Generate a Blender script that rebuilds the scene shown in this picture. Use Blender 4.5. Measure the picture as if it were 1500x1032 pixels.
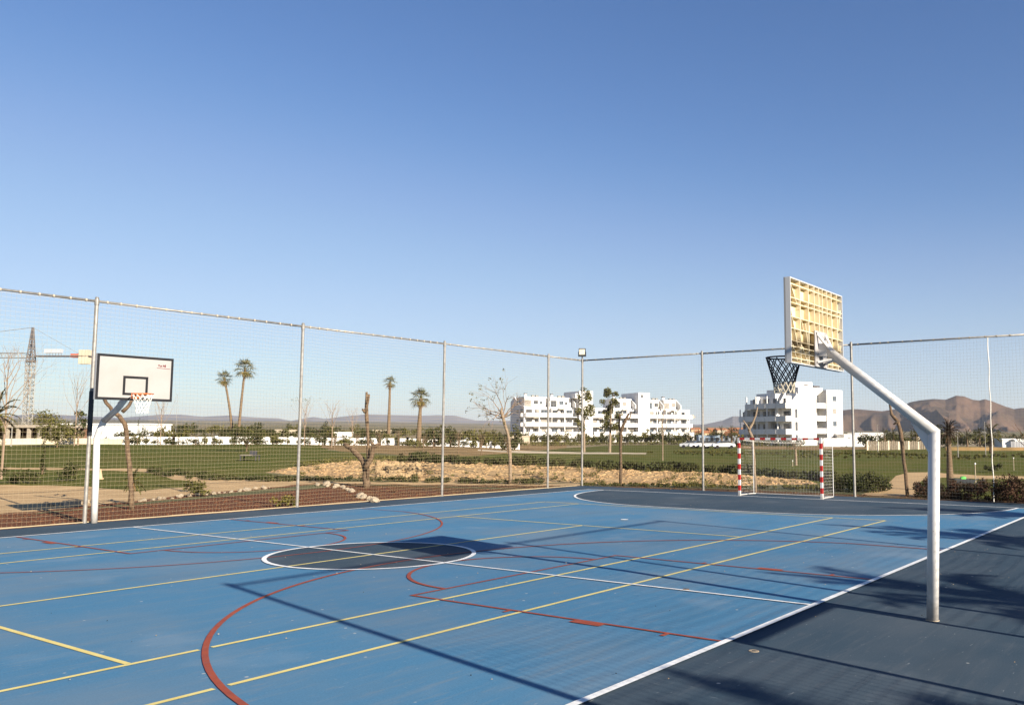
import bpy, bmesh, math, random
import numpy as np
from mathutils import Vector, Matrix, noise, geometry

for o in list(bpy.data.objects): bpy.data.objects.remove(o)
scene = bpy.context.scene
COL = scene.collection
R = math.radians

# ------------------------------------------------------------------ camera, world, sun, exposure
CAM = np.array([-10.7979, -12.4555, 2.1011]); YAW, PIT, ROLL, FPX = 0.6065, 0.0953, 0.0018, 1291.146
fw = np.array([math.cos(YAW)*math.cos(PIT), math.sin(YAW)*math.cos(PIT), math.sin(PIT)])
rt = np.array([math.sin(YAW), -math.cos(YAW), 0.0]); up = np.cross(rt, fw)
RT = rt*math.cos(ROLL)+up*math.sin(ROLL); UP = -rt*math.sin(ROLL)+up*math.cos(ROLL)
cd = bpy.data.cameras.new('camera'); cam = bpy.data.objects.new('camera', cd); COL.objects.link(cam)
M = Matrix.Identity(4)
for i in range(3):
    M[i][0] = RT[i]; M[i][1] = UP[i]; M[i][2] = -fw[i]; M[i][3] = CAM[i]
cam.matrix_world = M
cd.sensor_width = 36; cd.sensor_fit = 'HORIZONTAL'; cd.lens = FPX/1500*36
cd.shift_x = -130.94/1500; cd.clip_start = 0.05; cd.clip_end = 30000
scene.camera = cam

SUNV = Vector((-0.515, -2.37, 1.0)).normalized()          # towards the sun
world = bpy.data.worlds.new('World'); scene.world = world; world.use_nodes = True
nt = world.node_tree; nt.nodes.clear()
wo = nt.nodes.new('ShaderNodeOutputWorld'); wb = nt.nodes.new('ShaderNodeBackground')
sky = nt.nodes.new('ShaderNodeTexSky'); sky.sky_type = 'NISHITA'; sky.sun_disc = False
sky.sun_elevation = math.asin(SUNV.z); sky.sun_rotation = math.atan2(SUNV.x, SUNV.y)
sky.altitude = 0; sky.air_density = 1.0; sky.dust_density = 0.0; sky.ozone_density = 3.5
wb.inputs['Strength'].default_value = 0.050
# the camera's colour response to the clear sky: one smooth curve per channel over the whole dome
tv = nt.nodes.new('ShaderNodeVectorMath'); tv.operation = 'SCALE'; tv.inputs['Scale'].default_value = .1206
cv = nt.nodes.new('ShaderNodeRGBCurve'); tw = nt.nodes.new('ShaderNodeVectorMath'); tw.operation = 'SCALE'; tw.inputs['Scale'].default_value = 1/.1206
cv.mapping.use_clip = False; cv.mapping.extend = 'EXTRAPOLATED'
for ch, pts in enumerate((((0, 0), (.141, .118), (.246, .290), (.332, .400), (.43, .50), (.672, .665), (1, .93)), ((0, 0), (.25, .235), (.423, .445), (.546, .572), (.855, .80), (1, .92)), ((0, 0), (.445, .51), (.679, .75), (.80, .84), (.871, .89), (1, .97)))):
    c = cv.mapping.curves[ch]; c.points[0].location = pts[0]; c.points[-1].location = pts[-1]
    for p in pts[1:-1]: c.points.new(*p)
cv.mapping.update()
nt.links.new(sky.outputs[0], tv.inputs[0]); nt.links.new(tv.outputs[0], cv.inputs['Color']); nt.links.new(cv.outputs[0], tw.inputs[0]); nt.links.new(tw.outputs[0], wb.inputs[0])
nt.links.new(wb.outputs[0], wo.inputs[0])
sl = bpy.data.lights.new('sun', 'SUN'); sl.energy = 5.0; sl.angle = R(0.5); sl.color = (1.0, 0.90, 0.76)
so = bpy.data.objects.new('sun', sl); COL.objects.link(so); so.rotation_euler = SUNV.to_track_quat('Z', 'Y').to_euler(); so.location = (0, 0, 30)
scene.view_settings.view_transform = 'Standard'; scene.view_settings.look = 'None'
scene.view_settings.exposure = 1.27; scene.view_settings.gamma = 1; scene.view_settings.use_curve_mapping = False

# ------------------------------------------------------------------ materials
def lin(h):
    c = [int(h[i:i+2], 16)/255 for i in (0, 2, 4)]
    return tuple(x/12.92 if x < .04045 else ((x+.055)/1.055)**2.4 for x in c)
_m = {}
def mat(name, col, rough=.8, col2=None, scale=4.0, detail=6, lo=.35, hi=.65, metal=0, bump=0, bscale=None, island=0, spec=.08, stretch=None, extra=None):
    if name in _m: return _m[name]
    m = bpy.data.materials.new(name); m.use_nodes = True; t = m.node_tree; N = t.nodes; L = t.links
    b = N['Principled BSDF']; b.inputs['Roughness'].default_value = rough; b.inputs['Metallic'].default_value = metal
    b.inputs['Specular IOR Level'].default_value = spec
    out = None
    tc = N.new('ShaderNodeTexCoord'); src = tc.outputs['Object']
    if stretch:
        mp = N.new('ShaderNodeMapping'); mp.inputs['Scale'].default_value = stretch; L.new(src, mp.inputs[0]); src = mp.outputs[0]
    if col2 is not None:
        n = N.new('ShaderNodeTexNoise'); n.inputs['Scale'].default_value = scale; n.inputs['Detail'].default_value = detail; L.new(src, n.inputs['Vector'])
        mr = N.new('ShaderNodeMapRange'); mr.inputs[1].default_value = lo; mr.inputs[2].default_value = hi; L.new(n.outputs[0], mr.inputs[0])
        mx = N.new('ShaderNodeMix'); mx.data_type = 'RGBA'; mx.inputs[6].default_value = (*col, 1); mx.inputs[7].default_value = (*col2, 1)
        L.new(mr.outputs[0], mx.inputs[0]); out = mx.outputs[2]
    if island:
        g = N.new('ShaderNodeNewGeometry'); mr2 = N.new('ShaderNodeMapRange'); mr2.inputs[3].default_value = 1-island; mr2.inputs[4].default_value = 1+island
        L.new(g.outputs['Random Per Island'], mr2.inputs[0])
        vm = N.new('ShaderNodeVectorMath'); vm.operation = 'SCALE'
        if out: L.new(out, vm.inputs[0])
        else: vm.inputs[0].default_value = col
        L.new(mr2.outputs[0], vm.inputs['Scale']); out = vm.outputs[0]
    if extra: out = extra(N, L, tc, out, col, b)
    if out: L.new(out, b.inputs['Base Color'])
    else: b.inputs['Base Color'].default_value = (*col, 1)
    if bump:
        n2 = N.new('ShaderNodeTexNoise'); n2.inputs['Scale'].default_value = bscale or scale*3; n2.inputs['Detail'].default_value = 8; L.new(src, n2.inputs['Vector'])
        bp = N.new('ShaderNodeBump'); bp.inputs['Strength'].default_value = 1; bp.inputs['Distance'].default_value = bump
        L.new(n2.outputs[0], bp.inputs['Height']); L.new(bp.outputs[0], b.inputs['Normal'])
    _m[name] = m; return m

def mixnode(N, L, fac, a, b2):
    mx = N.new('ShaderNodeMix'); mx.data_type = 'RGBA'
    if isinstance(fac, float): mx.inputs[0].default_value = fac
    else: L.new(fac, mx.inputs[0])
    for k, v in ((6, a), (7, b2)):
        if isinstance(v, tuple): mx.inputs[k].default_value = (*v, 1)
        else: L.new(v, mx.inputs[k])
    return mx.outputs[2]
def court_extra(dust, amt):
    # worn acrylic: broad dusty clouds, roller streaks along the court, small pale scuffs and dried puddle rims
    def f(N, L, tc, out, col, b):
        def nz(scale, lo, hi, st=(1, 1, 1), det=5, rot=0):
            mp = N.new('ShaderNodeMapping'); mp.inputs['Scale'].default_value = st; mp.inputs['Rotation'].default_value = (0, 0, rot); L.new(tc.outputs['Object'], mp.inputs[0])
            n = N.new('ShaderNodeTexNoise'); n.inputs['Scale'].default_value = scale; n.inputs['Detail'].default_value = det; L.new(mp.outputs[0], n.inputs['Vector'])
            mr = N.new('ShaderNodeMapRange'); mr.inputs[1].default_value = lo; mr.inputs[2].default_value = hi; L.new(n.outputs[0], mr.inputs[0]); return mr.outputs[0]
        def sc(x, k):
            m = N.new('ShaderNodeMath'); m.operation = 'MULTIPLY'; L.new(x, m.inputs[0]); m.inputs[1].default_value = k; return m.outputs[0]
        c = mixnode(N, L, sc(nz(.35, .44, .64), amt), out or col, dust)
        c = mixnode(N, L, sc(nz(1.2, .48, .72, (.25, 3, 1)), amt*.55), c, dust)
        c = mixnode(N, L, sc(nz(2.6, .60, .66, (1, 5, 1), 3, .6), amt*.6), c, dust)
        c = mixnode(N, L, sc(nz(1.7, .58, .63, (.5, 7, 1), 4, -.35), amt*.45), c, dust)
        c = mixnode(N, L, sc(nz(.55, .60, .68, (1, 1, 1), 9, .2), .2), c, tuple(x*1.35+.03 for x in dust))
        c = mixnode(N, L, sc(nz(11, .69, .73, (.5, 2.4, 1), 3, 1.1), .28), c, (.34, .36, .36))
        c = mixnode(N, L, sc(nz(9, .71, .75, (2.2, .5, 1), 3, .5), .22), c, (.30, .33, .34))
        c = mixnode(N, L, sc(nz(.8, .55, .7, (.3, 1, 1)), .22), c, tuple(x*.55 for x in col))
        vo = N.new('ShaderNodeTexVoronoi'); vo.inputs['Scale'].default_value = 2.2; vo.inputs['Randomness'].default_value = 1; L.new(tc.outputs['Object'], vo.inputs['Vector'])
        mr = N.new('ShaderNodeMapRange'); mr.inputs[1].default_value = .03; mr.inputs[2].default_value = .05; mr.inputs[3].default_value = .7; mr.inputs[4].default_value = 0
        L.new(vo.outputs['Distance'], mr.inputs[0]); c = mixnode(N, L, mr.outputs[0], c, (.45, .45, .42))
        mr = N.new('ShaderNodeMapRange'); mr.inputs[1].default_value = .3; mr.inputs[2].default_value = .7; mr.inputs[3].default_value = .7; mr.inputs[4].default_value = .9
        n = N.new('ShaderNodeTexNoise'); n.inputs['Scale'].default_value = .9; L.new(n.outputs[0], mr.inputs[0]); L.new(mr.outputs[0], b.inputs['Roughness'])
        return c
    return f
BLUE = (.068, .186, .305); DARK = (.042, .068, .094)
m_blue = mat('court_blue', BLUE, .8, (.055, .155, .262), 60, 8, bump=.0012, bscale=260, extra=court_extra((.16, .20, .235), .45))
m_dark = mat('court_dark', DARK, .8, (.032, .053, .075), 60, 8, bump=.0012, bscale=260, extra=court_extra((.085, .10, .115), .42))
def worn(base):
    def f(N, L, tc, out, col, b):
        n = N.new('ShaderNodeTexNoise'); n.inputs['Scale'].default_value = 35; n.inputs['Detail'].default_value = 8; L.new(tc.outputs['Object'], n.inputs['Vector'])
        mr = N.new('ShaderNodeMapRange'); mr.inputs[1].default_value = .6; mr.inputs[2].default_value = .75; mr.inputs[4].default_value = .75; L.new(n.outputs[0], mr.inputs[0])
        return mixnode(N, L, mr.outputs[0], out or col, base)
    return f
m_white = mat('line_white', (.80, .80, .78), .6, (.62, .62, .60), 5, 6, extra=worn((.5, .52, .52)))
m_yel = mat('line_yellow', (.66, .56, .22), .6, (.60, .48, .16), 5, 6, extra=worn((.35, .36, .25)))
m_red = mat('line_red', (.30, .066, .030), .6, (.24, .055, .032), 5, 6, extra=worn((.2, .14, .16)))

def chips(N, L, tc, out):   # chipped paint and rust freckles, denser grime by the foot
    n = N.new('ShaderNodeTexNoise'); n.inputs['Scale'].default_value = 34; n.inputs['Detail'].default_value = 3; L.new(tc.outputs['Object'], n.inputs['Vector'])
    mr = N.new('ShaderNodeMapRange'); mr.inputs[1].default_value = .70; mr.inputs[2].default_value = .73; mr.inputs[4].default_value = .7; L.new(n.outputs[0], mr.inputs[0])
    c = mixnode(N, L, mr.outputs[0], out, (.20, .12, .07))
    sx = N.new('ShaderNodeSeparateXYZ'); L.new(tc.outputs['Object'], sx.inputs[0]); n2 = N.new('ShaderNodeTexNoise'); n2.inputs['Scale'].default_value = 11; n2.inputs['Detail'].default_value = 6; L.new(tc.outputs['Object'], n2.inputs['Vector'])
    m = N.new('ShaderNodeMath'); m.operation = 'MULTIPLY_ADD'; L.new(n2.outputs[0], m.inputs[0]); m.inputs[1].default_value = -.5; L.new(sx.outputs[2], m.inputs[2])
    m3 = N.new('ShaderNodeMapRange'); m3.inputs[1].default_value = -.28; m3.inputs[2].default_value = .05; m3.inputs[3].default_value = .55; m3.inputs[4].default_value = 0; L.new(m.outputs[0], m3.inputs[0])
    return mixnode(N, L, m3.outputs[0], c, (.20, .17, .14))
m_galv = mat('galvanised_steel', (.28, .265, .24), .5, (.19, .18, .165), 9, 6, metal=.3, spec=.5)
m_wpaint = mat('white_painted_steel', (.60, .585, .56), .4, (.50, .48, .45), 3, 7, lo=.5, hi=.8, spec=.5, extra=lambda N, L, tc, out, col, b: chips(N, L, tc, out))
m_net = mat('beige_cord', (.40, .32, .20), .9)
m_netfar = mat('pale_cord', (.38, .32, .24), .9)
m_black = mat('black_tape', (.018, .018, .02), .55)
m_board = mat('board_face', (.315, .30, .285), .4, (.29, .275, .255), 2, 5, spec=.4)
m_orange = mat('orange_rim_paint', (.50, .13, .04), .5)
m_rimdark = mat('dark_rim_paint', (.05, .02, .022), .5)
m_whitecord = mat('white_cord', (.74, .70, .62), .9)
m_blackcord = mat('black_cord', (.02, .02, .024), .8)
m_goalred = mat('goal_red_paint', (.36, .03, .028), .4, (.28, .03, .03), 6, 5, lo=.5, hi=.8)
m_pad = mat('dark_sleeve', (.05, .055, .06), .6)
m_conc = mat('concrete', (.36, .31, .24), .9, (.27, .23, .18), 3, 8, bump=.004)
m_wallw = mat('white_render', (.74, .72, .69), .85, (.66, .64, .60), .5, 6)
m_walls = mat('cream_render', (.52, .44, .33), .9, (.42, .35, .26), .6, 7)
m_glass = mat('dark_window_glass', (.02, .024, .03), .12, (.10, .10, .10), .9, 3, spec=.6)
m_frame = mat('grey_window_frame', (.25, .25, .26), .5)
m_bark = mat('grey_brown_bark', (.17, .115, .07), .95, (.09, .06, .04), 14, 8, bump=.02, bscale=30)
m_barkl = mat('pale_bark', (.28, .21, .145), .95, (.17, .125, .085), 12, 8, bump=.01, bscale=30)
m_palmb = mat('palm_bark', (.20, .14, .09), .95, (.11, .075, .045), 9, 6, bump=.03, bscale=22, stretch=(1, 1, 4))
m_twig = mat('bare_twig', (.24, .17, .12), .95)
m_leaf = mat('olive_green_leaves', (.058, .058, .016), .7, (.10, .09, .024), .7, 4, island=.45)
m_leafd = mat('dark_green_leaves', (.030, .036, .012), .7, (.055, .054, .018), .8, 4, island=.45)
m_leafy = mat('yellow_green_leaves', (.13, .105, .022), .7, (.08, .075, .018), .9, 4, island=.4)
m_leafr = mat('brown_red_shrub_leaves', (.055, .028, .018), .75, (.032, .024, .012), .9, 4, island=.45)
m_frond = mat('palm_fronds', (.07, .072, .02), .6, (.12, .10, .03), 1.2, 4, island=.4)
m_dry = mat('dry_palm_fronds', (.26, .155, .06), .85, (.24, .15, .08), 2, 4, island=.35)
m_rock = mat('limestone', (.40, .28, .15), .95, (.27, .185, .10), 2.5, 8, bump=.03, bscale=6)
m_stonew = mat('pale_stone', (.40, .33, .24), .95, (.30, .24, .17), 4, 8, bump=.02, bscale=12)
m_crane = mat('crane_grey_paint', (.30, .28, .24), .6, (.16, .15, .14), 2, 6)
m_craned = mat('crane_dark_paint', (.10, .09, .09), .6)

# ------------------------------------------------------------------ mesh builder
class MB:
    def __init__(s): s.v = []; s.f = []; s.m = []
    def add(s, vs, fs, mi=0):
        k = len(s.v); s.v += [tuple(p) for p in vs]; s.f += [tuple(i+k for i in f) for f in fs]; s.m += [mi]*len(fs); return s
    def box(s, x0, x1, y0, y1, z0, z1, mi=0):
        return s.add([(x0,y0,z0),(x1,y0,z0),(x1,y1,z0),(x0,y1,z0),(x0,y0,z1),(x1,y0,z1),(x1,y1,z1),(x0,y1,z1)],
                     [(0,3,2,1),(4,5,6,7),(0,1,5,4),(1,2,6,5),(2,3,7,6),(3,0,4,7)], mi)
    def tube(s, pts, rs, n=8, mi=0, cap=True):
        pts = [Vector(p) for p in pts]
        if not hasattr(rs, '__len__'): rs = [rs]*len(pts)
        vs = []; fs = []; ref = None
        for i, p in enumerate(pts):
            d = (pts[min(i+1, len(pts)-1)]-pts[max(i-1, 0)]).normalized()
            if ref is None: ref = Vector((1, 0, 0)) if abs(d.x) < .9 else Vector((0, 1, 0))
            a = (ref-d*ref.dot(d))
            if a.length < 1e-4: a = d.orthogonal()
            a.normalize(); b = d.cross(a); ref = a
            for k in range(n):
                t = 2*math.pi*k/n; vs.append(p+a*math.cos(t)*rs[i]+b*math.sin(t)*rs[i])
        for i in range(len(pts)-1):
            for k in range(n):
                a0 = i*n+k; a1 = i*n+(k+1) % n; fs.append((a0, a1, a1+n, a0+n))
        if cap: fs.append(tuple(range(n-1, -1, -1))); fs.append(tuple(range((len(pts)-1)*n, len(pts)*n)))
        return s.add(vs, fs, mi)
    def build(s, name, mats, parent=None, smooth=False, loc=None):
        me = bpy.data.meshes.new(name); me.from_pydata(s.v, [], s.f)
        if not isinstance(mats, (list, tuple)): mats = [mats]
        for m in mats: me.materials.append(m)
        if len(mats) > 1: me.polygons.foreach_set('material_index', s.m)
        if smooth: me.polygons.foreach_set('use_smooth', [True]*len(s.f))
        me.update()
        return link(name, me, parent, loc)
def link(name, me, parent=None, loc=None):
    o = bpy.data.objects.new(name, me); COL.objects.link(o)
    if parent: o.parent = parent
    if loc is not None: o.location = loc
    return o
def tag(o, label=None, cat=None, group=None, kind=None):
    if label: o['label'] = label
    if cat: o['category'] = cat
    if group: o['group'] = group
    if kind: o['kind'] = kind
    return o
def thing(name, label, cat, loc=(0, 0, 0), rz=0, group=None):
    o = bpy.data.objects.new(name, None); COL.objects.link(o); o.location = loc; o.rotation_euler = (0, 0, rz)
    o.empty_display_size = .3
    return tag(o, label, cat, group)
def dup(root, loc, rz=0, sc=1.0, label=None, group=None):
    r = root.copy(); COL.objects.link(r); r.location = loc; r.rotation_euler = (0, 0, rz); r.scale = (sc, sc, sc)
    if label: r['label'] = label
    if group: r['group'] = group
    for ch in list(root.children):
        c = ch.copy(); COL.objects.link(c); c.parent = r
        for g in ch.children:
            d = g.copy(); COL.objects.link(d); d.parent = c
    return r

# ------------------------------------------------------------------ terrain: heights by bearing and distance
def azimuth(px): return math.atan2(*(lambda d: (d[1], d[0]))(((px-880.94)/FPX)*RT+fw))
PROF = {  # column of the view -> (distance, height)
 -400: [(0,0),(24,0),(38,.1),(50,.35),(70,.8),(95,1.45),(130,1.5),(200,1),(400,3),(1000,10),(3000,40),(9000,150)],
  560: [(0,0),(24,0),(38,.02),(50,.35),(70,.75),(95,1.15),(130,1.2),(200,1),(400,3),(1000,10),(3000,40),(9000,150)],
  650: [(0,0),(28,0),(41,.02),(47,.60),(55,.68),(70,.8),(95,1.0),(130,.9),(220,.3),(400,2),(1000,8),(3000,35),(9000,140)],
  850: [(0,0),(32,0),(42,.0),(47,.48),(53,.45),(70,.42),(100,.35),(130,.2),(220,0),(400,1),(1000,6),(3000,30),(9000,120)],
 1080: [(0,0),(32,0),(41,.0),(45,.30),(50,.25),(70,.15),(100,.1),(130,0),(220,0),(400,1),(1000,5),(3000,25),(9000,120)],
 1250: [(0,0),(32,0),(41,.0),(45,.0),(50,.0),(70,.05),(100,.1),(130,.1),(220,0),(400,1),(1000,5),(3000,20),(9000,100)],
 2200: [(0,0),(32,0),(41,.0),(45,.0),(50,.0),(70,.05),(100,.1),(130,.1),(220,0),(400,1),(1000,5),(3000,20),(9000,100)]}
_cols = sorted(PROF); _az = [azimuth(c) for c in _cols]    # decreasing azimuth
def E(x, y):
    x = np.asarray(x, float); y = np.asarray(y, float)
    d = np.hypot(x-CAM[0], y-CAM[1]); a = np.arctan2(y-CAM[1], x-CAM[0])
    hs = np.array([np.interp(d, [p[0] for p in PROF[c]], [p[1] for p in PROF[c]]) for c in _cols])
    az = np.array(_az); u = np.interp(-a, -az, np.arange(len(_cols)))
    i = np.clip(np.floor(u).astype(int), 0, len(_cols)-2); f = u-i; f = f*f*(3-2*f)
    z = np.take_along_axis(hs, i[None], 0)[0]*(1-f)+np.take_along_axis(hs, (i+1)[None], 0)[0]*f
    z = z + .05*np.sin(x*.31+1.3*np.sin(y*.23))*np.clip((d-34)/20, 0, 1)
    return z - .03
def gz(x, y): return float(E(np.array([x]), np.array([y]))[0])
def at(px, d):
    a = azimuth(px); x = CAM[0]+math.cos(a)*d; y = CAM[1]+math.sin(a)*d
    return Vector((x, y, gz(x, y)))
_DS = np.concatenate([np.arange(14, 120, .25), np.arange(120, 600, 2)])
def onground(px, py):
    r = ((px-880.94)/FPX)*RT-((py-516)/FPX)*UP+fw; h = math.hypot(r[0], r[1]); sl_ = r[2]/h; ux, uy = r[0]/h, r[1]/h
    D = _DS; hit = CAM[2]+sl_*D <= E(CAM[0]+ux*D, CAM[1]+uy*D)
    d = float(D[hit.argmax()]) if hit.any() else 600.0
    return (CAM[0]+ux*d, CAM[1]+uy*d)
def gpt(px, py):
    x, y = onground(px, py); return Vector((x, y, gz(x, y)))

# regions of the park, outlined on the ground
rnd = random.Random(5)
def region(pts, jit=.5):
    out = []
    for i in range(len(pts)):
        a = pts[i]; b = pts[(i+1) % len(pts)]; n = max(1, int(math.hypot(b[0]-a[0], (b[1]-a[1])*4)/14))
        for k in range(n):
            t = k/n; out.append(onground(a[0]+(b[0]-a[0])*t, a[1]+(b[1]-a[1])*t+rnd.uniform(-jit, jit)))
    return out
CX0, CX1, CY0, CY1 = -20.6, 20.32, -14.4, 10.12
REG = [  # name, polygon, material key, in order of priority
 ('mulch_bed', [(p[0], p[1]) for p in [(-26, 10.0)]]+region([(-60,764),(0,752),(60,748),(120,742),(200,733),(300,722),(380,716),(430,710),(470,708)], .5)+region([(500,711),(560,713),(600,717)],.6)[:-1]+[(14, 10.0)], 'mulch'),
 ('rough_soil', region([(470,708),(560,709),(640,710),(740,711),(850,711.5),(950,713),(1100,717.5),(1200,722),(1300,726),(1400,729),(1560,735)], .4)[:-1]+[(25, -14), (20.2, -14), (20.2, 10.0), (8, 10.0)], 'soil'),
 ('sand_path', region([(-80,708),(0,710),(120,712),(200,719),(250,715),(300,711),(290,706),(255,702),(215,691),(150,688.5),(0,687),(0,684.5),(150,686),(225,686),(240,693),(300,700),(380,703),(430,704),(560,706),(700,707),(850,707.5),(850,712),(700,711),(560,710),(470,709),(430,712),(300,724),(200,735),(120,744),(0,754),(-80,766)], .4), 'sand'),
 ('ploughed_mound', region([(388,692),(410,687),(450,682),(500,676),(560,673),(640,677),(700,678),(760,680),(850,684),(950,689),(1040,692),(1100,697),(1180,703),(1200,709),(1100,711),(1000,711),(900,709.5),(850,707),(700,706.5),(600,705),(500,701),(430,695)], .6), 'mound'),
 ('sand_path', region([(1255,727),(1275,719),(1298,710),(1306,703),(1312,697),(1330,692),(1362,691.5),(1430,696),(1560,699),(1560,701),(1440,701),(1380,699),(1350,704),(1340,712),(1345,728)], .3), 'gravel'),
 ('sand_path', region([(700,658),(760,660),(850,662),(947,663),(946,664.5),(850,664.5),(760,663),(700,660)], .2), 'pale'),
 ('orchard_soil', region([(476,646),(540,644),(640,645),(760,646),(830,650),(830,656),(760,662),(700,667),(640,669),(600,668),(560,664),(500,661),(470,655)], .4), 'orchard'),
 ('orchard_soil', region([(240,645.5),(360,644.5),(480,646),(480,652),(420,650),(330,648)], .3), 'orchard'),
 ('orchard_soil', region([(1080,653),(1200,654),(1300,655),(1300,657.5),(1180,659),(1085,657)], .3), 'orchard'),
 ('lawn', region([(-200,650),(0,650.5),(60,650),(140,644.5),(250,644),(330,648),(480,652),(480,660),(600,668),(700,667),(830,656),(900,652),(1000,651),(1200,653),(1300,654),(1400,654),(1650,655),(1650,760),(1340,728),(1345,712),(1300,706),(1200,709),(1180,703),(1100,697),(850,684),(700,678),(560,673),(450,682),(388,692),(430,704),(300,711),(200,719),(0,710),(-200,706)], .3), 'lawn')]
m_mulch = mat('bark_mulch', (.165, .070, .035), .95, (.085, .036, .02), 22, 8, bump=.03, bscale=30)
m_soil = mat('rough_brown_soil', (.14, .075, .035), .95, (.07, .038, .02), 14, 8, bump=.05, bscale=20)
m_sand = mat('pale_sand', (.46, .315, .165), .95, (.37, .25, .13), .8, 9, bump=.02, bscale=10)
m_mound = mat('ploughed_sand', (.43, .29, .145), .95, (.30, .19, .095), .8, 10, bump=.10, bscale=4)
m_pale = mat('cream_path', (.50, .42, .30), .95, (.42, .34, .24), 1, 6)
m_orch = mat('orchard_earth', (.26, .165, .075), .95, (.17, .115, .05), .35, 9, bump=.03, bscale=6)
def lawn_extra(N, L, tc, out, col, b):
    n = N.new('ShaderNodeTexNoise'); n.inputs['Scale'].default_value = .16; n.inputs['Detail'].default_value = 6; L.new(tc.outputs['Object'], n.inputs['Vector'])
    mr = N.new('ShaderNodeMapRange'); mr.inputs[1].default_value = .42; mr.inputs[2].default_value = .72; mr.inputs[4].default_value = .8; L.new(n.outputs[0], mr.inputs[0])
    return mixnode(N, L, mr.outputs[0], out, (.11, .092, .022))
m_lawn = mat('mown_grass', (.056, .068, .008), .9, (.090, .092, .014), 1.4, 10, bump=.03, bscale=9, extra=lawn_extra)
def plain_extra(N, L, tc, out, col, b):
    v = N.new('ShaderNodeTexVoronoi'); v.inputs['Scale'].default_value = .012; L.new(tc.outputs['Object'], v.inputs['Vector'])
    r = N.new('ShaderNodeValToRGB'); L.new(v.outputs['Color'], r.inputs[0]); r.color_ramp.interpolation = 'CONSTANT'
    cs = [(0, (.10, .105, .045)), (.3, (.26, .20, .12)), (.55, (.13, .12, .06)), (.75, (.34, .28, .19))]
    while len(r.color_ramp.elements) < 4: r.color_ramp.elements.new(.5)
    for e, (p, c) in zip(r.color_ramp.elements, cs): e.position = p; e.color = (*c, 1)
    return mixnode(N, L, .6, out, r.outputs[0])
m_plain = mat('dry_plain', (.17, .13, .07), .95, (.085, .075, .035), .05, 10, bump=.02, bscale=3, extra=plain_extra)
MK = dict(mulch=m_mulch, soil=m_soil, sand=m_sand, mound=m_mound, gravel=m_sand, pale=m_pale, orchard=m_orch, lawn=m_lawn)

def pip(px, py, poly):
    inside = np.zeros(px.shape, bool); n = len(poly)
    for i in range(n):
        x0, y0 = poly[i]; x1, y1 = poly[(i+1) % n]
        if y0 == y1: continue
        c = ((y0 > py) != (y1 > py)) & (px < (x1-x0)*(py-y0)/(y1-y0)+x0); inside ^= c
    return inside
def ground():
    V = []; Ed = []
    r = 6.0; ring = []
    while r < 11000: ring.append(r); r *= 1.035 if r < 140 else (1.07 if r < 1000 else 1.25)
    for r in ring:
        a = -math.pi
        while a < math.pi:
            inview = -.15 < a < 1.4
            st = (.020 if r < 140 else .03) if inview else .16
            aa = a+rnd.uniform(-.3, .3)*st; rr = r*(1+rnd.uniform(-.008, .008))
            V.append((CAM[0]+rr*math.cos(aa), CAM[1]+rr*math.sin(aa))); a += st
    V.append((CAM[0], CAM[1]))
    polys = [p for _, p, _ in REG]+[[(CX0, CY0), (CX1, CY0), (CX1, CY1), (CX0, CY1)]]
    for p in polys:
        k = len(V); V += [(a, b) for a, b in p]; Ed += [(k+i, k+(i+1) % len(p)) for i in range(len(p))]
    vs, es, fs, *_ = geometry.delaunay_2d_cdt([Vector(v) for v in V], Ed, [], 0, 1e-4)
    P = np.array([(v.x, v.y) for v in vs]); F = np.array([tuple(f) for f in fs])
    C = P[F].mean(1); Z = E(P[:, 0], P[:, 1])
    lab = np.full(len(F), -1)
    for k in range(len(REG)-1, -1, -1): lab[pip(C[:, 0], C[:, 1], REG[k][1])] = k
    under = pip(C[:, 0], C[:, 1], polys[-1]); lab[under] = -2
    mnd = np.unique(F[lab == 3]) if (lab == 3).any() else []
    for k in range(-1, len(REG)):
        sel = F[lab == k]
        if not len(sel): continue
        ids, inv = np.unique(sel, return_inverse=True); inv = inv.reshape(sel.shape)
        nm = 'plain' if k < 0 else REG[k][0]
        me = bpy.data.meshes.new(nm); me.from_pydata([(P[i, 0], P[i, 1], Z[i]) for i in ids], [], inv.tolist())
        me.materials.append(m_plain if k < 0 else MK[REG[k][2]]); me.polygons.foreach_set('use_smooth', [True]*len(sel)); me.update()
        tag(link(nm, me), kind='structure')
ground()
# clods and furrows of the ploughed mound: small lumps too many to count
def ico(sub, seed, squash=(1, 1, 1), amp=.35):
    bm = bmesh.new(); bmesh.ops.create_icosphere(bm, subdivisions=sub, radius=1); q = random.Random(seed); off = Vector((q.uniform(0, 99), q.uniform(0, 99), q.uniform(0, 99)))
    for v in bm.verts:
        n = noise.noise(v.co*1.1+off)+.5*noise.noise(v.co*2.7+off); v.co = v.co*(1+amp*n); v.co = Vector((v.co.x*squash[0], v.co.y*squash[1], v.co.z*squash[2]))
    vs = [tuple(v.co) for v in bm.verts]; fs = [tuple(x.index for x in f.verts) for f in bm.faces]; bm.free(); return vs, fs
def scatter_pts(poly, n, seed):
    g = np.random.default_rng(seed); P = np.array(poly); a, c = P.min(0), P.max(0); out = np.zeros((0, 2))
    for _ in range(30):
        p = g.uniform(a, c, (n*3, 2)); out = np.vstack([out, p[pip(p[:, 0], p[:, 1], poly)]])
        if len(out) >= n: break
    out = out[:n]; z = E(out[:, 0], out[:, 1]); return [(float(x), float(y), float(q_)) for (x, y), q_ in zip(out, z)]
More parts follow.
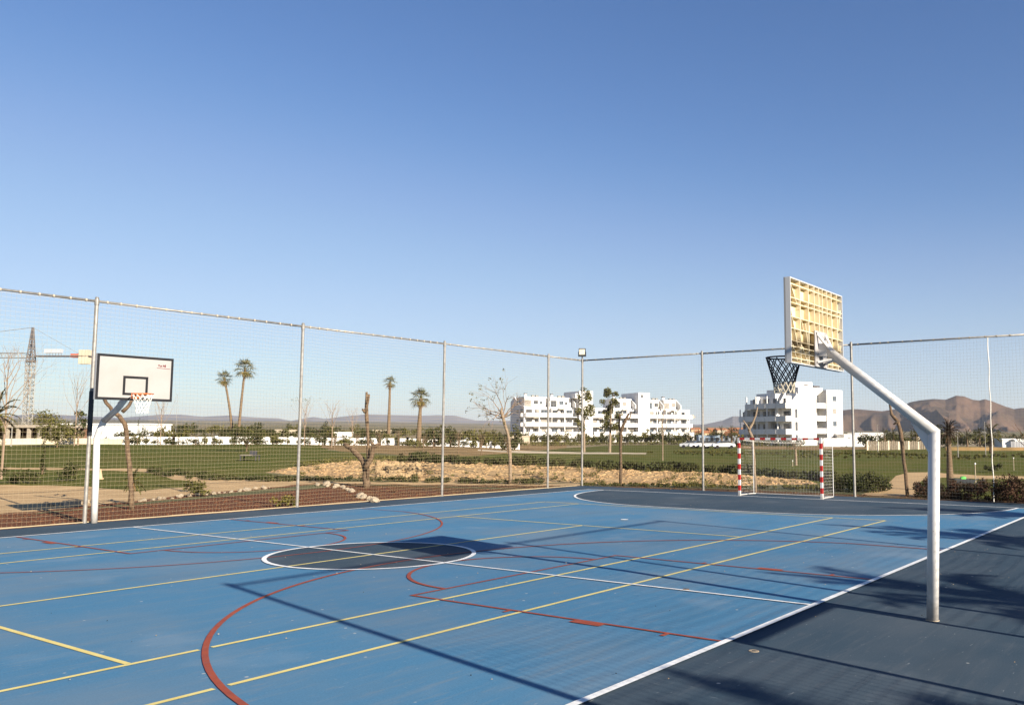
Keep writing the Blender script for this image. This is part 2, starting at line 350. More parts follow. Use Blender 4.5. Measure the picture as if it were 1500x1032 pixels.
def scatter_lumps(name, poly, n, smin, smax, m, label, cat, seed, sub=1, flat=.45):
    q = random.Random(seed); b = MB(); P = np.array(poly); x0, y0 = P.min(0); x1, y1 = P.max(0); base = [ico(sub, seed+k, (1, 1, flat)) for k in range(4)]
    for c, (x, y, z) in enumerate(scatter_pts(poly, n, seed)):
        s = q.uniform(smin, smax); vs, fs = base[c % 4]; a = q.uniform(0, 6.28); ca, sa = math.cos(a)*s, math.sin(a)*s
        b.add([(x+ca*v[0]-sa*v[1], y+sa*v[0]+ca*v[1], z+s*v[2]) for v in vs], fs)
    return tag(b.build(name, m), label, cat, kind='stuff')
scatter_lumps('soil_clods', REG[3][1], 2600, .03, .13, m_mound, 'sandy clods lying over the ploughed mound behind the court', 'clods', 3)
scatter_lumps('soil_clods', REG[1][1], 1500, .02, .07, m_soil, 'brown clods on the rough soil strip along the far fence', 'clods', 4)
scatter_lumps('bark_chips', REG[0][1], 3000, .015, .05, m_mulch, 'reddish brown bark chips on the bed outside the left fence', 'bark chips', 6)

# ------------------------------------------------------------------ the court
def sheet(name, quads, z, m):
    b = MB()
    for q in quads: b.add([(x, y, z) for x, y in q], [tuple(range(len(q)))])
    return tag(b.build(name, m), kind='structure')
def rect(x0, x1, y0, y1): return [(x0, y0), (x1, y0), (x1, y1), (x0, y1)]
b = MB().box(CX0, CX1, CY0, CY1, -.25, 0); tag(b.build('court_apron', m_dark), kind='structure')
W, EL = 8.2, 18.2
def goalarea(s, r, n=24):
    p = [(s*EL, 1.5+r)]
    for i in range(1, n+1): t = math.pi/2*i/n; p.append((s*(EL-r*math.sin(t)), 1.5+r*math.cos(t)))
    q = [(x, -y) for x, y in reversed(p)]; p = p+q
    return p if s < 0 else p[::-1]
sheet('court_surface', [rect(-EL, EL, -W, W)], .003, m_blue)
circ = lambda r, n=64: [(r*math.cos(2*math.pi*i/n), r*math.sin(2*math.pi*i/n)) for i in range(n)]
sheet('centre_circle_fill', [circ(1.76)], .006, m_dark)
for s in (1, -1): sheet('goal_area_fill', [goalarea(s, 5.98)], .006, m_dark)
def line(pts, w):
    out = []
    for (a, b_) in zip(pts[:-1], pts[1:]):
        d = Vector(b_)-Vector(a); n = Vector((-d.y, d.x)).normalized()*w/2
        out.append([(a[0]-n.x, a[1]-n.y), (b_[0]-n.x, b_[1]-n.y), (b_[0]+n.x, b_[1]+n.y), (a[0]+n.x, a[1]+n.y)])
    return out
def strip(pts, w, closed=False):      # mitred band with no overlaps
    n = len(pts); L_ = []; R_ = []
    for i in range(n):
        if closed: a, c = Vector(pts[i-1]), Vector(pts[(i+1) % n])
        else: a, c = Vector(pts[max(i-1, 0)]), Vector(pts[min(i+1, n-1)])
        d = (c-a).normalized(); nn = Vector((-d.y, d.x))*w/2; p = Vector(pts[i]); L_.append((p.x-nn.x, p.y-nn.y)); R_.append((p.x+nn.x, p.y+nn.y))
    k = n if closed else n-1
    return [[L_[i], L_[(i+1) % n], R_[(i+1) % n], R_[i]] for i in range(k)]
# tennis, yellow
q = []; yb = .03
def gapx(y):  # where the wide red arcs cut the yellow lines
    t = 6.75**2-(7.8-abs(y))**2; return math.sqrt(t)
def hl(y, x0, x1, gaps=()):
    cuts = [x0]
    for g0 in sorted(gaps): cuts += [g0-.068, g0+.068]
    cuts.append(x1)
    return [rect(cuts[i], cuts[i+1], y-yb, y+yb) for i in range(0, len(cuts), 2)]
for y in (-5.485, -4.115): q += hl(y, -11.885, 11.885, (-gapx(y),))
for y in (4.115, 5.485): q += hl(y, -11.885, 11.885)
q += hl(0, -6.4, 6.4)
for x in (-6.4, 6.4): q += [rect(x-yb, x+yb, -4.09, -yb), rect(x-yb, x+yb, yb, 4.09)]
for x in (-11.885, 11.885): q += [rect(x-yb, x+yb, -5.46, -4.14), rect(x-yb, x+yb, -4.09, 4.09), rect(x-yb, x+yb, 4.14, 5.46)]
sheet('tennis_line', q, .009, m_yel)
# basketball, red
q = []
for s in (-1, 1):
    arc = []
    a0 = math.asin(6.6/6.75)
    for i in range(61):
        t = -a0+2*a0*i/60; arc.append((6.75*math.sin(t), s*(7.8-6.75*math.cos(t))))
    arc = [(-6.6, s*8.16)]+arc+[(6.6, s*8.16)]; q += strip(arc, .062 if s < 0 else .045)
    q += [rect(-2.45, 2.45, s*3.6-.025, s*3.6+.025)]
    for e in (-1, 1):
        y0, y1 = sorted((s*3.625, s*8.16)); q.append(rect(e*2.425-.025, e*2.425+.025, y0, y1))
        x0, x1 = sorted((e*2.45, e*2.57)); y0, y1 = sorted((s*6.3, s*6.72)); q.append(rect(x0, x1, y0, y1))
        y0, y1 = sorted((s*7.5, s*7.56)); q.append(rect(x0, x1, y0, y1)); y0, y1 = sorted((s*5.3, s*5.35)); q.append(rect(x0, x1, y0, y1))
    q += strip([(1.8*math.sin(math.pi/2*i/20), s*(3.575-1.8*math.cos(math.pi/2*i/20))) for i in range(-20, 21)], .05 if s > 0 else .06)
sheet('basketball_line', q, .012, m_red)
# futsal, white
w2 = .04
q = [rect(-EL-w2, EL+w2, s*W-w2, s*W+w2) for s in (-1, 1)]+[rect(s*EL-w2, s*EL+w2, -W+w2, W-w2) for s in (-1, 1)]
q += strip(circ(1.8), .08, True)
q += [rect(-w2*.7, w2*.7, -W+w2, -1.84), rect(-w2*.7, w2*.7, 1.84, W-w2), rect(-w2*.7, w2*.7, -1.76, 1.76)]
for s in (-1, 1):
    g_ = goalarea(s, 6.0); q += strip(g_, .08) if s < 0 else strip(g_[::-1], .08)
    q.append([(s*8.2+.1*math.cos(k*math.pi/8), .1*math.sin(k*math.pi/8)) for k in range(16)])
sheet('futsal_line', q, .015, m_white)
# pebbles and blown grit
qq = random.Random(11); b = MB(); vs, fs = ico(1, 2, (1, 1, .6))
for k in range(300):
    x = qq.uniform(-10, 14); y = qq.uniform(-12.5, 8); s = qq.uniform(.003, .009)*(1.3 if k % 9 == 0 else 1)
    b.add([(x+v[0]*s, y+v[1]*s, .018+v[2]*s) for v in vs], fs, k % 3)
tag(b.build('grit', [m_stonew, m_rock, m_black]), 'tiny pebbles and grit blown over the blue court', 'grit', kind='stuff')
b = MB(); c0 = Vector((-2.59, -8.6)); n = 20
for r0, r1, mi in ((0, .022, 1), (.022, .05, 0)):
    b.add([(c0.x+r*math.cos(2*math.pi*k/n), c0.y+r*math.sin(2*math.pi*k/n), .006) for r in (max(r0, .001), r1) for k in range(n)], [(k, (k+1) % n, (k+1) % n+n, k+n) for k in range(n)], mi)
b.tube([(c0.x, c0.y, 0), (c0.x, c0.y, .005)], .052, 20)
tag(b.build('floor_socket_cap', [m_stonew, m_pad]), 'small round pale floor socket cap on the dark apron by the right white sideline', 'socket cap')
b = MB().tube([(.06, -6.35, .0), (.06, -6.35, .02)], .045, 16).tube([(.06, -6.35, .02), (.06, -6.35, .024)], .02, 12, 1)
tag(b.build('floor_socket_cap', [mat('rusty_metal', (.16, .10, .06), .8), m_pad]), 'rusty floor socket cap on the white halfway line', 'socket cap')

# ------------------------------------------------------------------ netted fences
FH = 5.5
def net_panel(p0, p1, z0, z1, parent, m, cell=.102, r=.0014, seed=0, belly=.05, hem=.0):
    p0 = Vector(p0); p1 = Vector(p1); L_ = (p1-p0).length; ux = (p1-p0)/L_; nx = Vector((ux.y, -ux.x, 0))
    def P(s, z):
        u = s/L_; w_ = math.sin(math.pi*max(0, min(1, u)))
        off = belly*w_*math.sin(math.pi*(z-z0)/(z1-z0))+.035*noise.noise(Vector((s*.8+seed*7, z*.7, seed)))
        ds = .02*noise.noise(Vector((s*1.5, z*1.1, seed+9))); dz = .03*noise.noise(Vector((s*.9, z*1.7, seed+19)))-.05*w_*(z/z1)*.6
        if hem and z < .9: off -= hem*((.9-z)/.9)**2
        q_ = p0+ux*(s+ds)+nx*off; return (q_.x, q_.y, max(.012, z+dz))
    b = MB(); n = int(L_/cell)
    for i in range(n+1):
        s = i*L_/n; b.tube([P(s, z0+(z1-z0)*k/14) for k in range(15)], r, 3, cap=False)
    n = int((z1-z0)/cell)
    for j in range(n+1):
        z = z0+(z1-z0)*j/n; rr = r*(1.9 if j in (0, n) else 1); b.tube([P(L_*k/12, z) for k in range(13)], rr, 3, cap=False)
    return b.build('net', m, parent)
def rail_part(p0, p1, parent, ties=True, seed=0):
    p0 = Vector(p0); p1 = Vector(p1); o = MB().tube([p0, p1], .030, 10).build('top_rail', m_galv, parent, True)
    return o
def tie_part(p0, p1, parent, seed):
    q_ = random.Random(seed); b = MB(); L_ = (Vector(p1)-Vector(p0)).length; d = (Vector(p1)-Vector(p0))/L_; s = .2
    while s < L_-.1:
        c = Vector(p0)+d*s; b.tube([c-d*.02, c+d*.02], .037, 8, 0); s += q_.uniform(.28, .5)
    return tag(b.build('net_ties', m_netfar, parent), kind='stuff')
def post_part(x, y, parent, h=FH, r=.045):
    b = MB().tube([(x, y, 0), (x, y, h)], r, 12).tube([(x, y, h), (x, y, h+.035)], [r*1.12, r*.7], 12).tube([(x, y, h-.16), (x, y, h-.03)], r*1.25, 12)
    b.tube([(x, y, -.02), (x, y, .035)], r*1.25, 12)
    return b.build('post', m_galv, parent, False)
fl = thing('ball_stop_fence', 'tall galvanised fence with beige netting along the left side of the blue court', 'fence')
LX = [-18.2, -12.2, -6.18, -.13, 5.92, 11.95, 18.0, 20.33]; YF = 10.2
for x in LX[:-1]: post_part(x, YF, fl)
for i in range(len(LX)-1):
    a = (LX[i]+.05, YF, FH-.07); c = (LX[i+1]-.05, YF, FH-.07)
    rail_part(a, c, fl); tie_part(a, c, fl, i)
    net_panel((LX[i]+.05, YF, 0), (LX[i+1]-.05, YF, 0), .03, FH-.1, fl, m_net, seed=i+1)
MB().tube([(-.13, YF, 2.1), (-.13, YF, 3.2)], .056, 14).build('post_sleeve', m_pad, fl, True)
MB().tube([(-18, YF-.03, .02)]+[(-18+k*1.0, YF-.03+.02*math.sin(k*1.9), .02) for k in range(1, 39)], .012, 6).build('bottom_rope', m_net, fl)
ff = thing('ball_stop_fence', 'tall galvanised fence with netting behind the goal at the far end', 'fence')
XF = 20.4; EY = [10.2, 4.28, -1.8, -7.85, -13.8]
for i, y in enumerate(EY):
    post_part(XF, y, ff)
for i in range(len(EY)-1):
    a = (XF, EY[i]-.05, FH-.07); c = (XF, EY[i+1]+.05, FH-.07)
    rail_part(a, c, ff); tie_part(a, c, ff, 20+i)
    net_panel((XF, EY[i]-.05, 0), (XF, EY[i+1]+.05, 0), .03, FH-.1, ff, m_netfar, cell=.108, r=.0015, seed=30+i, belly=.08, hem=.16 if i == 2 else .03)
b = MB(); ry = -6.42
b.tube([(XF-.02+.01*math.sin(k*1.3), ry+.012*math.sin(k*.9), FH-.1-(FH-.12)*k/30) for k in range(31)], .016, 6); b.build('seam_rope', m_whitecord, ff)
# right-hand fence, beyond the frame: it casts the post, rail and gate shadows on the court
fr = thing('ball_stop_fence', 'tall galvanised fence with a gate, throwing its shadow across the court from the right', 'fence')
RX = [-6.13, .0, 5.69]; YR = -13.8
for x in RX: post_part(x, YR, fr, r=.05)
for i in range(2):
    a = (RX[i]+.05, YR, FH-.07); c = (RX[i+1]-.05, YR, FH-.07); rail_part(a, c, fr)
net_panel((-1.0, YR, 0), (5.64, YR, 0), .03, FH-.1, fr, m_net, seed=41, r=.0035)
net_panel((-6.08, YR, 0), (-3.55, YR, 0), .03, FH-.1, fr, m_net, seed=42, r=.0035)
net_panel((-3.5, YR, 0), (-1.05, YR, 0), 2.45, FH-.1, fr, m_net, seed=43, r=.0035)
gb = MB().tube([(-3.5, YR, 0), (-3.5, YR, 2.4)], .04, 10).tube([(-1.05, YR, 0), (-1.05, YR, 2.4)], .04, 10).tube([(-3.5, YR, 2.31), (-1.05, YR, 2.31)], .06, 10)
gb.build('gate_frame', m_galv, fr)
# floodlight on the corner post
t = thing('floodlight', 'dark floodlight with a pale glass on the far left corner post of the fence', 'floodlight', (XF-.02, YF, FH+.04), 0)
ang = math.atan2(CAM[1]-YF, CAM[0]-XF); t.rotation_euler = (0, 0, ang-R(4))
MB().box(-.03, .03, -.03, .03, 0, .08).box(-.02, .02, -.17, .17, .06, .085).box(-.02, .02, -.175, -.155, .06, .27).box(-.02, .02, .155, .175, .06, .27).build('bracket', m_pad, t)
b = MB().box(-.07, .02, -.15, .15, .10, .42).box(.02, .035, -.15, .15, .10, .145).box(.02, .035, -.15, .15, .39, .42).box(.02, .035, -.15, -.125, .145, .39).box(.02, .035, .125, .15, .145, .39)
for k in range(6): b.box(-.10, -.07, -.13+k*.05, -.12+k*.05, .12, .40)
b.box(-.09, .04, -.152, .152, .085, .10); b.build('lamp_head', mat('dark_grey_casting', (.04, .045, .05), .5), t)
MB().box(.021, .026, -.124, .124, .146, .389).build('lens', mat('pale_lens', (.62, .56, .44), .15, (.5, .42, .3), 6, 3, spec=.8), t)

# ------------------------------------------------------------------ basketball stands
def ringpts(c, r, n=28): return [(c[0]+r*math.cos(2*math.pi*k/n), c[1]+r*math.sin(2*math.pi*k/n), c[2]) for k in range(n+1)]
def hoop_net(c, r, m, parent, th, length=.44, white_tip=None):
    b = MB(); n = 12
    def pt(k, j):
        u = j/6; rad = r*(1-.42*math.sin(u*math.pi/2)) ; a = 2*math.pi*(k+.5*(j % 2))/n
        return Vector((c[0]+rad*math.cos(a), c[1]+rad*math.sin(a), c[2]-.02-length*(u**.92)))
    for k in range(n):
        for j in range(6):
            mi = 1 if (white_tip and j >= 4) else 0
            p = pt(k, j)
            b.tube([p, pt(k if j % 2 == 0 else k+1, j+1)], th, 4, mi, False)
            b.tube([p, pt(k-1 if j % 2 == 0 else k, j+1)], th, 4, mi, False)
        b.tube([(c[0]+r*math.cos(2*math.pi*k/n), c[1]+r*math.sin(2*math.pi*k/n), c[2]), pt(k, 0)], th, 4, 0, False)
    return b.build('hoop_net', [m, white_tip or m], parent)
m_resin = mat('amber_resin_panel', (.44, .29, .09), .5, (.54, .39, .17), 3, 6, lo=.4, hi=.7)
m_rib = mat('cream_resin_rib', (.76, .67, .46), .5, (.60, .48, .27), 5, 6, lo=.5, hi=.8)
def stain(N, L, tc, out, col, b):
    # sooty weather band with a ragged edge across the lower third of the panel
    sx = N.new('ShaderNodeSeparateXYZ'); L.new(tc.outputs['Object'], sx.inputs[0])
    n = N.new('ShaderNodeTexNoise'); n.inputs['Scale'].default_value = 7; n.inputs['Detail'].default_value = 6
    mp = N.new('ShaderNodeMapping'); mp.inputs['Scale'].default_value = (1.5, 1, .3); L.new(tc.outputs['Object'], mp.inputs[0]); L.new(mp.outputs[0], n.inputs['Vector'])
    a = N.new('ShaderNodeMath'); a.operation = 'MULTIPLY_ADD'; L.new(n.outputs[0], a.inputs[0]); a.inputs[1].default_value = .22; L.new(sx.outputs[2], a.inputs[2])
    mr = N.new('ShaderNodeMapRange'); mr.interpolation_type = 'SMOOTHSTEP'; L.new(a.outputs[0], mr.inputs[0]); mr.inputs[1].default_value = 3.29; mr.inputs[2].default_value = 3.32
    mr2 = N.new('ShaderNodeMapRange'); mr2.interpolation_type = 'SMOOTHSTEP'; L.new(a.outputs[0], mr2.inputs[0]); mr2.inputs[1].default_value = 3.34; mr2.inputs[2].default_value = 3.46; mr2.inputs[3].default_value = 1; mr2.inputs[4].default_value = 0
    m = N.new('ShaderNodeMath'); m.operation = 'MULTIPLY'; L.new(mr.outputs[0], m.inputs[0]); L.new(mr2.outputs[0], m.inputs[1])
    m2 = N.new('ShaderNodeMath'); m2.operation = 'MULTIPLY'; L.new(m.outputs[0], m2.inputs[0]); m2.inputs[1].default_value = .85
    return mixnode(N, L, m2.outputs[0], out, (.10, .075, .045))
m_resin_s = mat('amber_resin_stained', (.54, .44, .25), .5, (.68, .59, .40), 3, 6, lo=.4, hi=.7, extra=stain)
m_rib_s = mat('cream_rib_stained', (.64, .56, .40), .5, (.50, .40, .22), 5, 6, lo=.5, hi=.8, extra=stain)
def stand(s, label, yb, yf, xo, zo, bh, netm, rimm, th, tip, hy):
    """s=-1 right side; yb pole base, yf board centre plane, zo board bottom, bh height; built in world metres"""
    t = thing('basketball_stand', label, 'basketball stand')
    S = -s   # direction towards the court centre
    zr = zo+.15; R0 = .066 if s < 0 else .075
    el = Vector((xo, yb-S*.09, 2.16 if s < 0 else 2.06)); end = Vector((xo, yf-S*.16, zo+.22))
    dirn = (end-el).normalized(); d1 = (el-Vector((xo, yb, 0))).normalized()
    if s < 0:
        # sharp mitre: both tubes share the ring where they meet
        n = 24; nrm = (d1+dirn).normalized(); a1 = Vector((1, 0, 0)); b1 = d1.cross(a1); b2 = dirn.cross(a1)
        def ring(c, d, bb, r): return [c+a1*math.cos(2*math.pi*k/n)*r+bb*math.sin(2*math.pi*k/n)*r for k in range(n)]
        def onto(P, d): return [p_+d*((el-p_).dot(nrm)/d.dot(nrm)) for p_ in P]
        base = ring(Vector((xo, yb, 0)), d1, b1, R0); mit = onto(ring(el, d1, b1, R0), d1); tip_ = ring(end, dirn, b2, R0*.9); mit2 = onto(ring(el, dirn, b2, R0), dirn)
        side = [(k, (k+1) % n, (k+1) % n+n, k+n) for k in range(n)]
        for nm, r0, r1 in (('pole', base, mit), ('arm', mit2, tip_)):
            o = MB().add(r0+r1, side+[tuple(range(n-1, -1, -1)), tuple(range(n, 2*n))]).build(nm, m_wpaint, t, True)
            for f_ in o.data.polygons[-2:]: f_.use_smooth = False
        pts = [el+dirn*.02, el+dirn*.03]
        MB().tube(ringpts((xo, yb, .004), R0+.006, 20), .006, 5).build('base_seal', m_stonew, t)
    else:
        MB().tube([(xo, yb, 0), (xo, yb-S*.04, 1.2), el+Vector((0, -S*.0, -.16)), el, el+Vector((0, S*.10, .17)), el+Vector((0, S*.32, .42))], R0, 20).build('pole', m_wpaint, t, True)
        MB().tube([el+Vector((0, S*.31, .41)), el.lerp(end, .6)+Vector((0, 0, .03)), end], [R0*.99, R0*.97, R0*.9], 20).build('arm', m_wpaint, t, True)
    if s < 0:
        b = MB(); y0 = yb+S*.06
        p = [(y0, 1.86), (y0+S*.42, 2.245), (y0, 1.50)]
        y0 = el.y; p = [(y0+S*.05, 2.13), (y0+S*.27, 2.285), (y0+S*.075, 1.93)]
        vs = [(xo-.006, a, c) for a, c in p]+[(xo+.006, a, c) for a, c in p]
        b.add(vs, [(0, 1, 2), (5, 4, 3), (0, 3, 4, 1), (1, 4, 5, 2), (2, 5, 3, 0)]); b.build('gusset', m_wpaint, t)
    # mounting plate and struts
    yp = yf-S*.064; y0, y1 = sorted((yp, yp-S*.012))
    b = MB().box(xo-.17, xo+.24, y0, y1, zo+.005, zo+.46)
    for bx in (-.13, .20):
        for bz in (.06, .43): b.tube([(xo+bx, yp-S*.012, zo+bz), (xo+bx, yp-S*.03, zo+bz)], .014, 6)
    b.build('mounting_plate', mat('weathered_white_plate', (.36, .35, .35), .5, (.24, .22, .21), 9, 7, lo=.45, hi=.7), t)
    for e in (-1, 1):
        MB().tube([tuple(end-dirn*.1+Vector((e*.04, 0, .03))), (xo+.04+e*.15, yp-S*.015, zo+.42)], .018, 8).build('strut', m_wpaint, t)
        MB().tube([tuple(end-dirn*.12+Vector((e*.03, 0, -.05))), (xo+.04+e*.13, yp-S*.015, zo+.06)], .018, 8).build('strut', m_wpaint, t)
    MB().box(xo-.06, xo+.06, *sorted((end.y-S*.02, yp-S*.012)), zo+.14, zo+.30).build('arm_bracket', m_wpaint, t)
    # backboard: face plate, moulded rib grid behind, black tape in front
    W2 = .90; T = .012; yfr = yf+S*.02
    bd = MB().box(xo-W2, xo+W2, *sorted((yfr, yfr-S*T)), zo, zo+bh).build('backboard', [m_board], t)
    MB().box(xo-W2+.004, xo+W2-.004, *sorted((yfr-S*T, yfr-S*(T+.004))), zo+.004, zo+bh-.004).build('back_skin', m_resin_s, bd)
    d0, d1 = yfr-S*(T+.004), yfr-S*.080
    ya, yb_ = sorted((d0, d1))
    rows = [.012, .065, .135, .20, .27, .42, .56, .73, .79, .955, bh-.012]; cols = [-W2+.014]+[-.9+1.8*u for u in (.17, .32, .43, .52, .59, .68, .77, .885)]+[W2-.014]
    for x in cols[1:-1]: MB().box(xo+x-.006, xo+x+.006, ya, yb_, zo+.014, zo+bh-.014).build('rib', m_rib_s, bd)
    for z in rows[1:-1]:
        for c0_, c1_ in zip(cols[:-1], cols[1:]): MB().box(xo+c0_+.0065, xo+c1_-.0065, ya+.003, yb_-.003, zo+z-.0045, zo+z+.0045).build('rib', m_rib_s, bd)
    for (xa, za, xb, zb) in ((-.86, bh-.08, -.68, bh-.30), (-.60, bh-.36, -.48, bh-.62), (-.86, bh-.40, -.68, .22), (-.42, bh-.52, -.32, .16), (.86, bh-.2, .74, bh-.5), (.84, .35, .74, .10), (-.62, .30, -.36, .04), (-.85, .25, -.70, .04)):
        d = Vector((xb-xa, 0, zb-za)).normalized(); nn = Vector((d.z, 0, -d.x))*.005
        ps = [Vector((xo+xa, 0, zo+za))-nn, Vector((xo+xb, 0, zo+zb))-nn, Vector((xo+xb, 0, zo+zb))+nn, Vector((xo+xa, 0, zo+za))+nn]
        yy0, yy1 = ya+.008, yb_-.008
        MB().add([(p_.x, yy0, p_.z) for p_ in ps]+[(p_.x, yy1, p_.z) for p_ in ps], [(0, 1, 2, 3), (7, 6, 5, 4), (0, 4, 5, 1), (1, 5, 6, 2), (2, 6, 7, 3), (3, 7, 4, 0)]).build('diagonal_rib', m_rib_s, bd)
    b = MB(); e_ = .014
    b.box(xo-W2-.001, xo-W2+e_, ya, yb_, zo, zo+bh).box(xo+W2-e_, xo+W2+.001, ya, yb_, zo, zo+bh).box(xo-W2+e_, xo+W2-e_, ya, yb_, zo, zo+e_).box(xo-W2+e_, xo+W2-e_, ya, yb_, zo+bh-e_, zo+bh)
    b.build('board_edge', mat('white_board_edge', (.42, .42, .42), .5), bd)
    b = MB(); y0, y1 = sorted((yfr, yfr+S*.003)); k = .058
    def frm(x0, x1, z0, z1):
        b.box(x0, x1, y0, y1, z0, z0+k).box(x0, x1, y0, y1, z1-k, z1).box(x0, x0+k, y0, y1, z0+k, z1-k).box(x1-k, x1, y0, y1, z0+k, z1-k)
    frm(xo-W2, xo+W2, zo, zo+bh); frm(xo-.295, xo+.295, zo+.12, zo+.57); b.build('board_border', m_black, bd)
    # tiny maker's mark, upper corner on the right as seen from the court centre
    mr_ = mat('dark_red_print', (.16, .03, .03), .5); b = MB(); X0 = xo+(W2-.36)*(1 if s > 0 else -1); sg = 1 if s > 0 else -1
    def stroke(x0, z0, x1, z1, w=.009):
        d = Vector((x1-x0, z1-z0)).normalized(); n_ = Vector((-d.y, d.x))*w
        ps = [(x0-n_.x, z0-n_.y), (x1-n_.x, z1-n_.y), (x1+n_.x, z1+n_.y), (x0+n_.x, z0+n_.y)]
        vs = [(X0+sg*p_[0], yfr, zo+bh-.24+p_[1]) for p_ in ps]+[(X0+sg*p_[0], yfr+S*.0025, zo+bh-.24+p_[1]) for p_ in ps]
        b.add(vs, [(0, 1, 2, 3), (7, 6, 5, 4), (0, 4, 5, 1), (1, 5, 6, 2), (2, 6, 7, 3), (3, 7, 4, 0)])
    for a_ in ((-.02, .09, .0, .05), (.02, .09, .0, .05), (0, .05, 0, .03), (.05, .07, .05, .015), (.05, .07, .085, .03), (.085, .03, .085, .07), (.13, .09, .13, .03), (.13, .085, .16, .04), (.16, .04, .185, .09), (.185, .09, .185, .01), (.20, .10, .20, .02)): stroke(*[v*.8 for v in a_], .007)
    stroke(-.05, -.01, .28, -.02, .005); b.build('printed_mark', mr_, bd)
    # rim
    c = (xo, hy, zr); b = MB(); b.tube(ringpts(c, .225), .010, 8, cap=False)
    fy = yfr+S*.003
    b.box(xo-.09, xo+.09, *sorted((fy, fy+S*.008)), zr-.10, zr+.03)
    b.box(xo-.075, xo+.075, *sorted((fy+S*.008, hy-S*.215)), zr-.012, zr-.002)
    for e in (-1, 1): b.tube([(xo+e*.07, fy+S*.008, zr-.09), (xo+e*.10, hy-S*.20, zr-.008)], .009, 6)
    rm = b.build('rim', rimm, t, True); rm.data.polygons.foreach_set('use_smooth', [False]*len(rm.data.polygons))
    hoop_net(c, .222, netm, rm, th, white_tip=tip)
    return t
stand(-1, 'nearest basketball stand, white cranked pole with the ribbed amber back of its board towards us', -9.66, -8.31, -.05, 2.98, 1.035, m_blackcord, m_rimdark, .0075, mat('grey_cord', (.42, .38, .30), .9), -7.89)
stand(1, 'far left basketball stand with black bordered white board, orange rim and short white net', 10.0, 8.42, .0, 2.93, 1.05, m_whitecord, m_orange, .0042, None, 8.05)

# ------------------------------------------------------------------ goal
t = thing('goal', 'small goal with red and white striped posts at the far end of the court', 'goal', (18.42, .2, 0), 0)
GW, GH, s_ = 1.54, 2.04, .04
def striped(b, axis, a0, a1, fixed, n, first):
    for k in range(n):
        u0 = a0+(a1-a0)*k/n; u1 = a0+(a1-a0)*(k+1)/n; mi = (k+first) % 2
        if axis == 'z': b.box(-s_, s_, fixed-s_, fixed+s_, u0, u1, mi)
        else: b.box(-s_, s_, u0, u1, GH-s_, GH+s_, mi)
for e in (-1, 1):
    b = MB(); striped(b, 'z', 0, GH+s_, e*GW, 11, 0)
    b.build('post', [m_wpaint, m_goalred], t)
b = MB(); striped(b, 'y', -GW+s_, GW-s_, 0, 15, 1); b.build('crossbar', [m_wpaint, m_goalred], t)
for e in (-1, 1):
    MB().tube([(1.15, e*(GW-.02), .02), (1.15, e*(GW-.02), GH-.08)], .017, 8).build('back_post', m_wpaint, t)
    MB().tube([(.04, e*GW, .03), (.8, e*GW, .03), (1.05, e*(GW-.01), .03), (1.15, e*(GW-.1), .03)], .022, 8).build('side_bar', m_wpaint, t)
    MB().tube([(.04, e*GW, GH-.02), (1.15, e*(GW-.02), GH-.1)], .006, 5).build('side_cable', m_whitecord, t)
MB().tube([(1.15, -GW+.05, .03), (1.15, GW-.05, .03)], .022, 8).build('base_bar', m_wpaint, t)
b = MB(); cc = .11
def netgrid(f, nu, nv, r=.0013):
    for i in range(nu+1): b.tube([f(i/nu, j/6) for j in range(7)], r, 3, cap=False)
    for j in range(nv+1): b.tube([f(i/6, j/nv) for i in range(7)], r, 3, cap=False)
netgrid(lambda u, v: (1.13-.12*math.sin(math.pi*v)*math.sin(math.pi*u), -GW+2*GW*u, .04+(GH-.14)*v), 28, 18)
netgrid(lambda u, v: (.04+1.1*u, -GW+2*GW*v, GH-.01-.1*u-.10*math.sin(math.pi*u)*math.sin(math.pi*v)), 10, 28)
for e in (-1, 1): netgrid(lambda u, v: (.04+1.1*u, e*(GW-.03-.05*math.sin(math.pi*u)), .04+(GH-.1-.06*u)*v), 10, 18)
b.build('net', m_whitecord, t)

# ------------------------------------------------------------------ mountains and far plain
def ridge(name, prof, D, depth, foot, m, seed, rough, amp=.42):
    """mountain range whose crest follows prof (column, height line) at distance D; foot = height line of its base"""
    nu = 340; nv = 60; V = []; F = []
    xs = [p[0] for p in prof]; 
    for j in range(nv):
        v = j/(nv-1)                       # 0 front foot .. 1 back foot
        for i in range(nu):
            px = xs[0]+(xs[-1]-xs[0])*i/(nu-1); a = azimuth(px)
            d = D-depth*.6+depth*v*1.1
            x = CAM[0]+math.cos(a)*d; y = CAM[1]+math.sin(a)*d
            py = np.interp(px, xs, [p[1] for p in prof]); dz = D*math.cos(a-YAW)
            H = CAM[2]+(639.3-py)/FPX*dz; Z0 = CAM[2]+(639.3-foot)/FPX*dz
            c = .545; u = v/c if v < c else (1-v)/(1-c); u = max(0, min(1, u)); 
            w1 = noise.noise(Vector((x/900, y/900, seed)))*.9; g1 = noise.ridged_multi_fractal(Vector((a*D/rough+w1, d/(rough*3.2)+w1, seed)), .9, 2.1, 5, .9, 2.0)/2.2
            sh = u**1.15
            hh = (H-Z0)*(sh*(1-.55*(1-u)*1.0)+(g1-.55)*amp*math.sin(math.pi*min(1, u*1.02)))
            V.append((x, y, Z0+max(hh, -5) if u > 0 else Z0-15))
    for j in range(nv-1):
        for i in range(nu-1):
            k = j*nu+i; F.append((k, k+nu, k+nu+1, k+1))
    me = bpy.data.meshes.new(name); me.from_pydata(V, [], F); me.materials.append(m); me.polygons.foreach_set('use_smooth', [True]*len(F)); me.update()
    return tag(link(name, me), kind='structure')
m_palmd = mat('dark_palm_bark', (.09, .06, .04), .95, (.05, .033, .022), 9, 6, bump=.03, bscale=22)
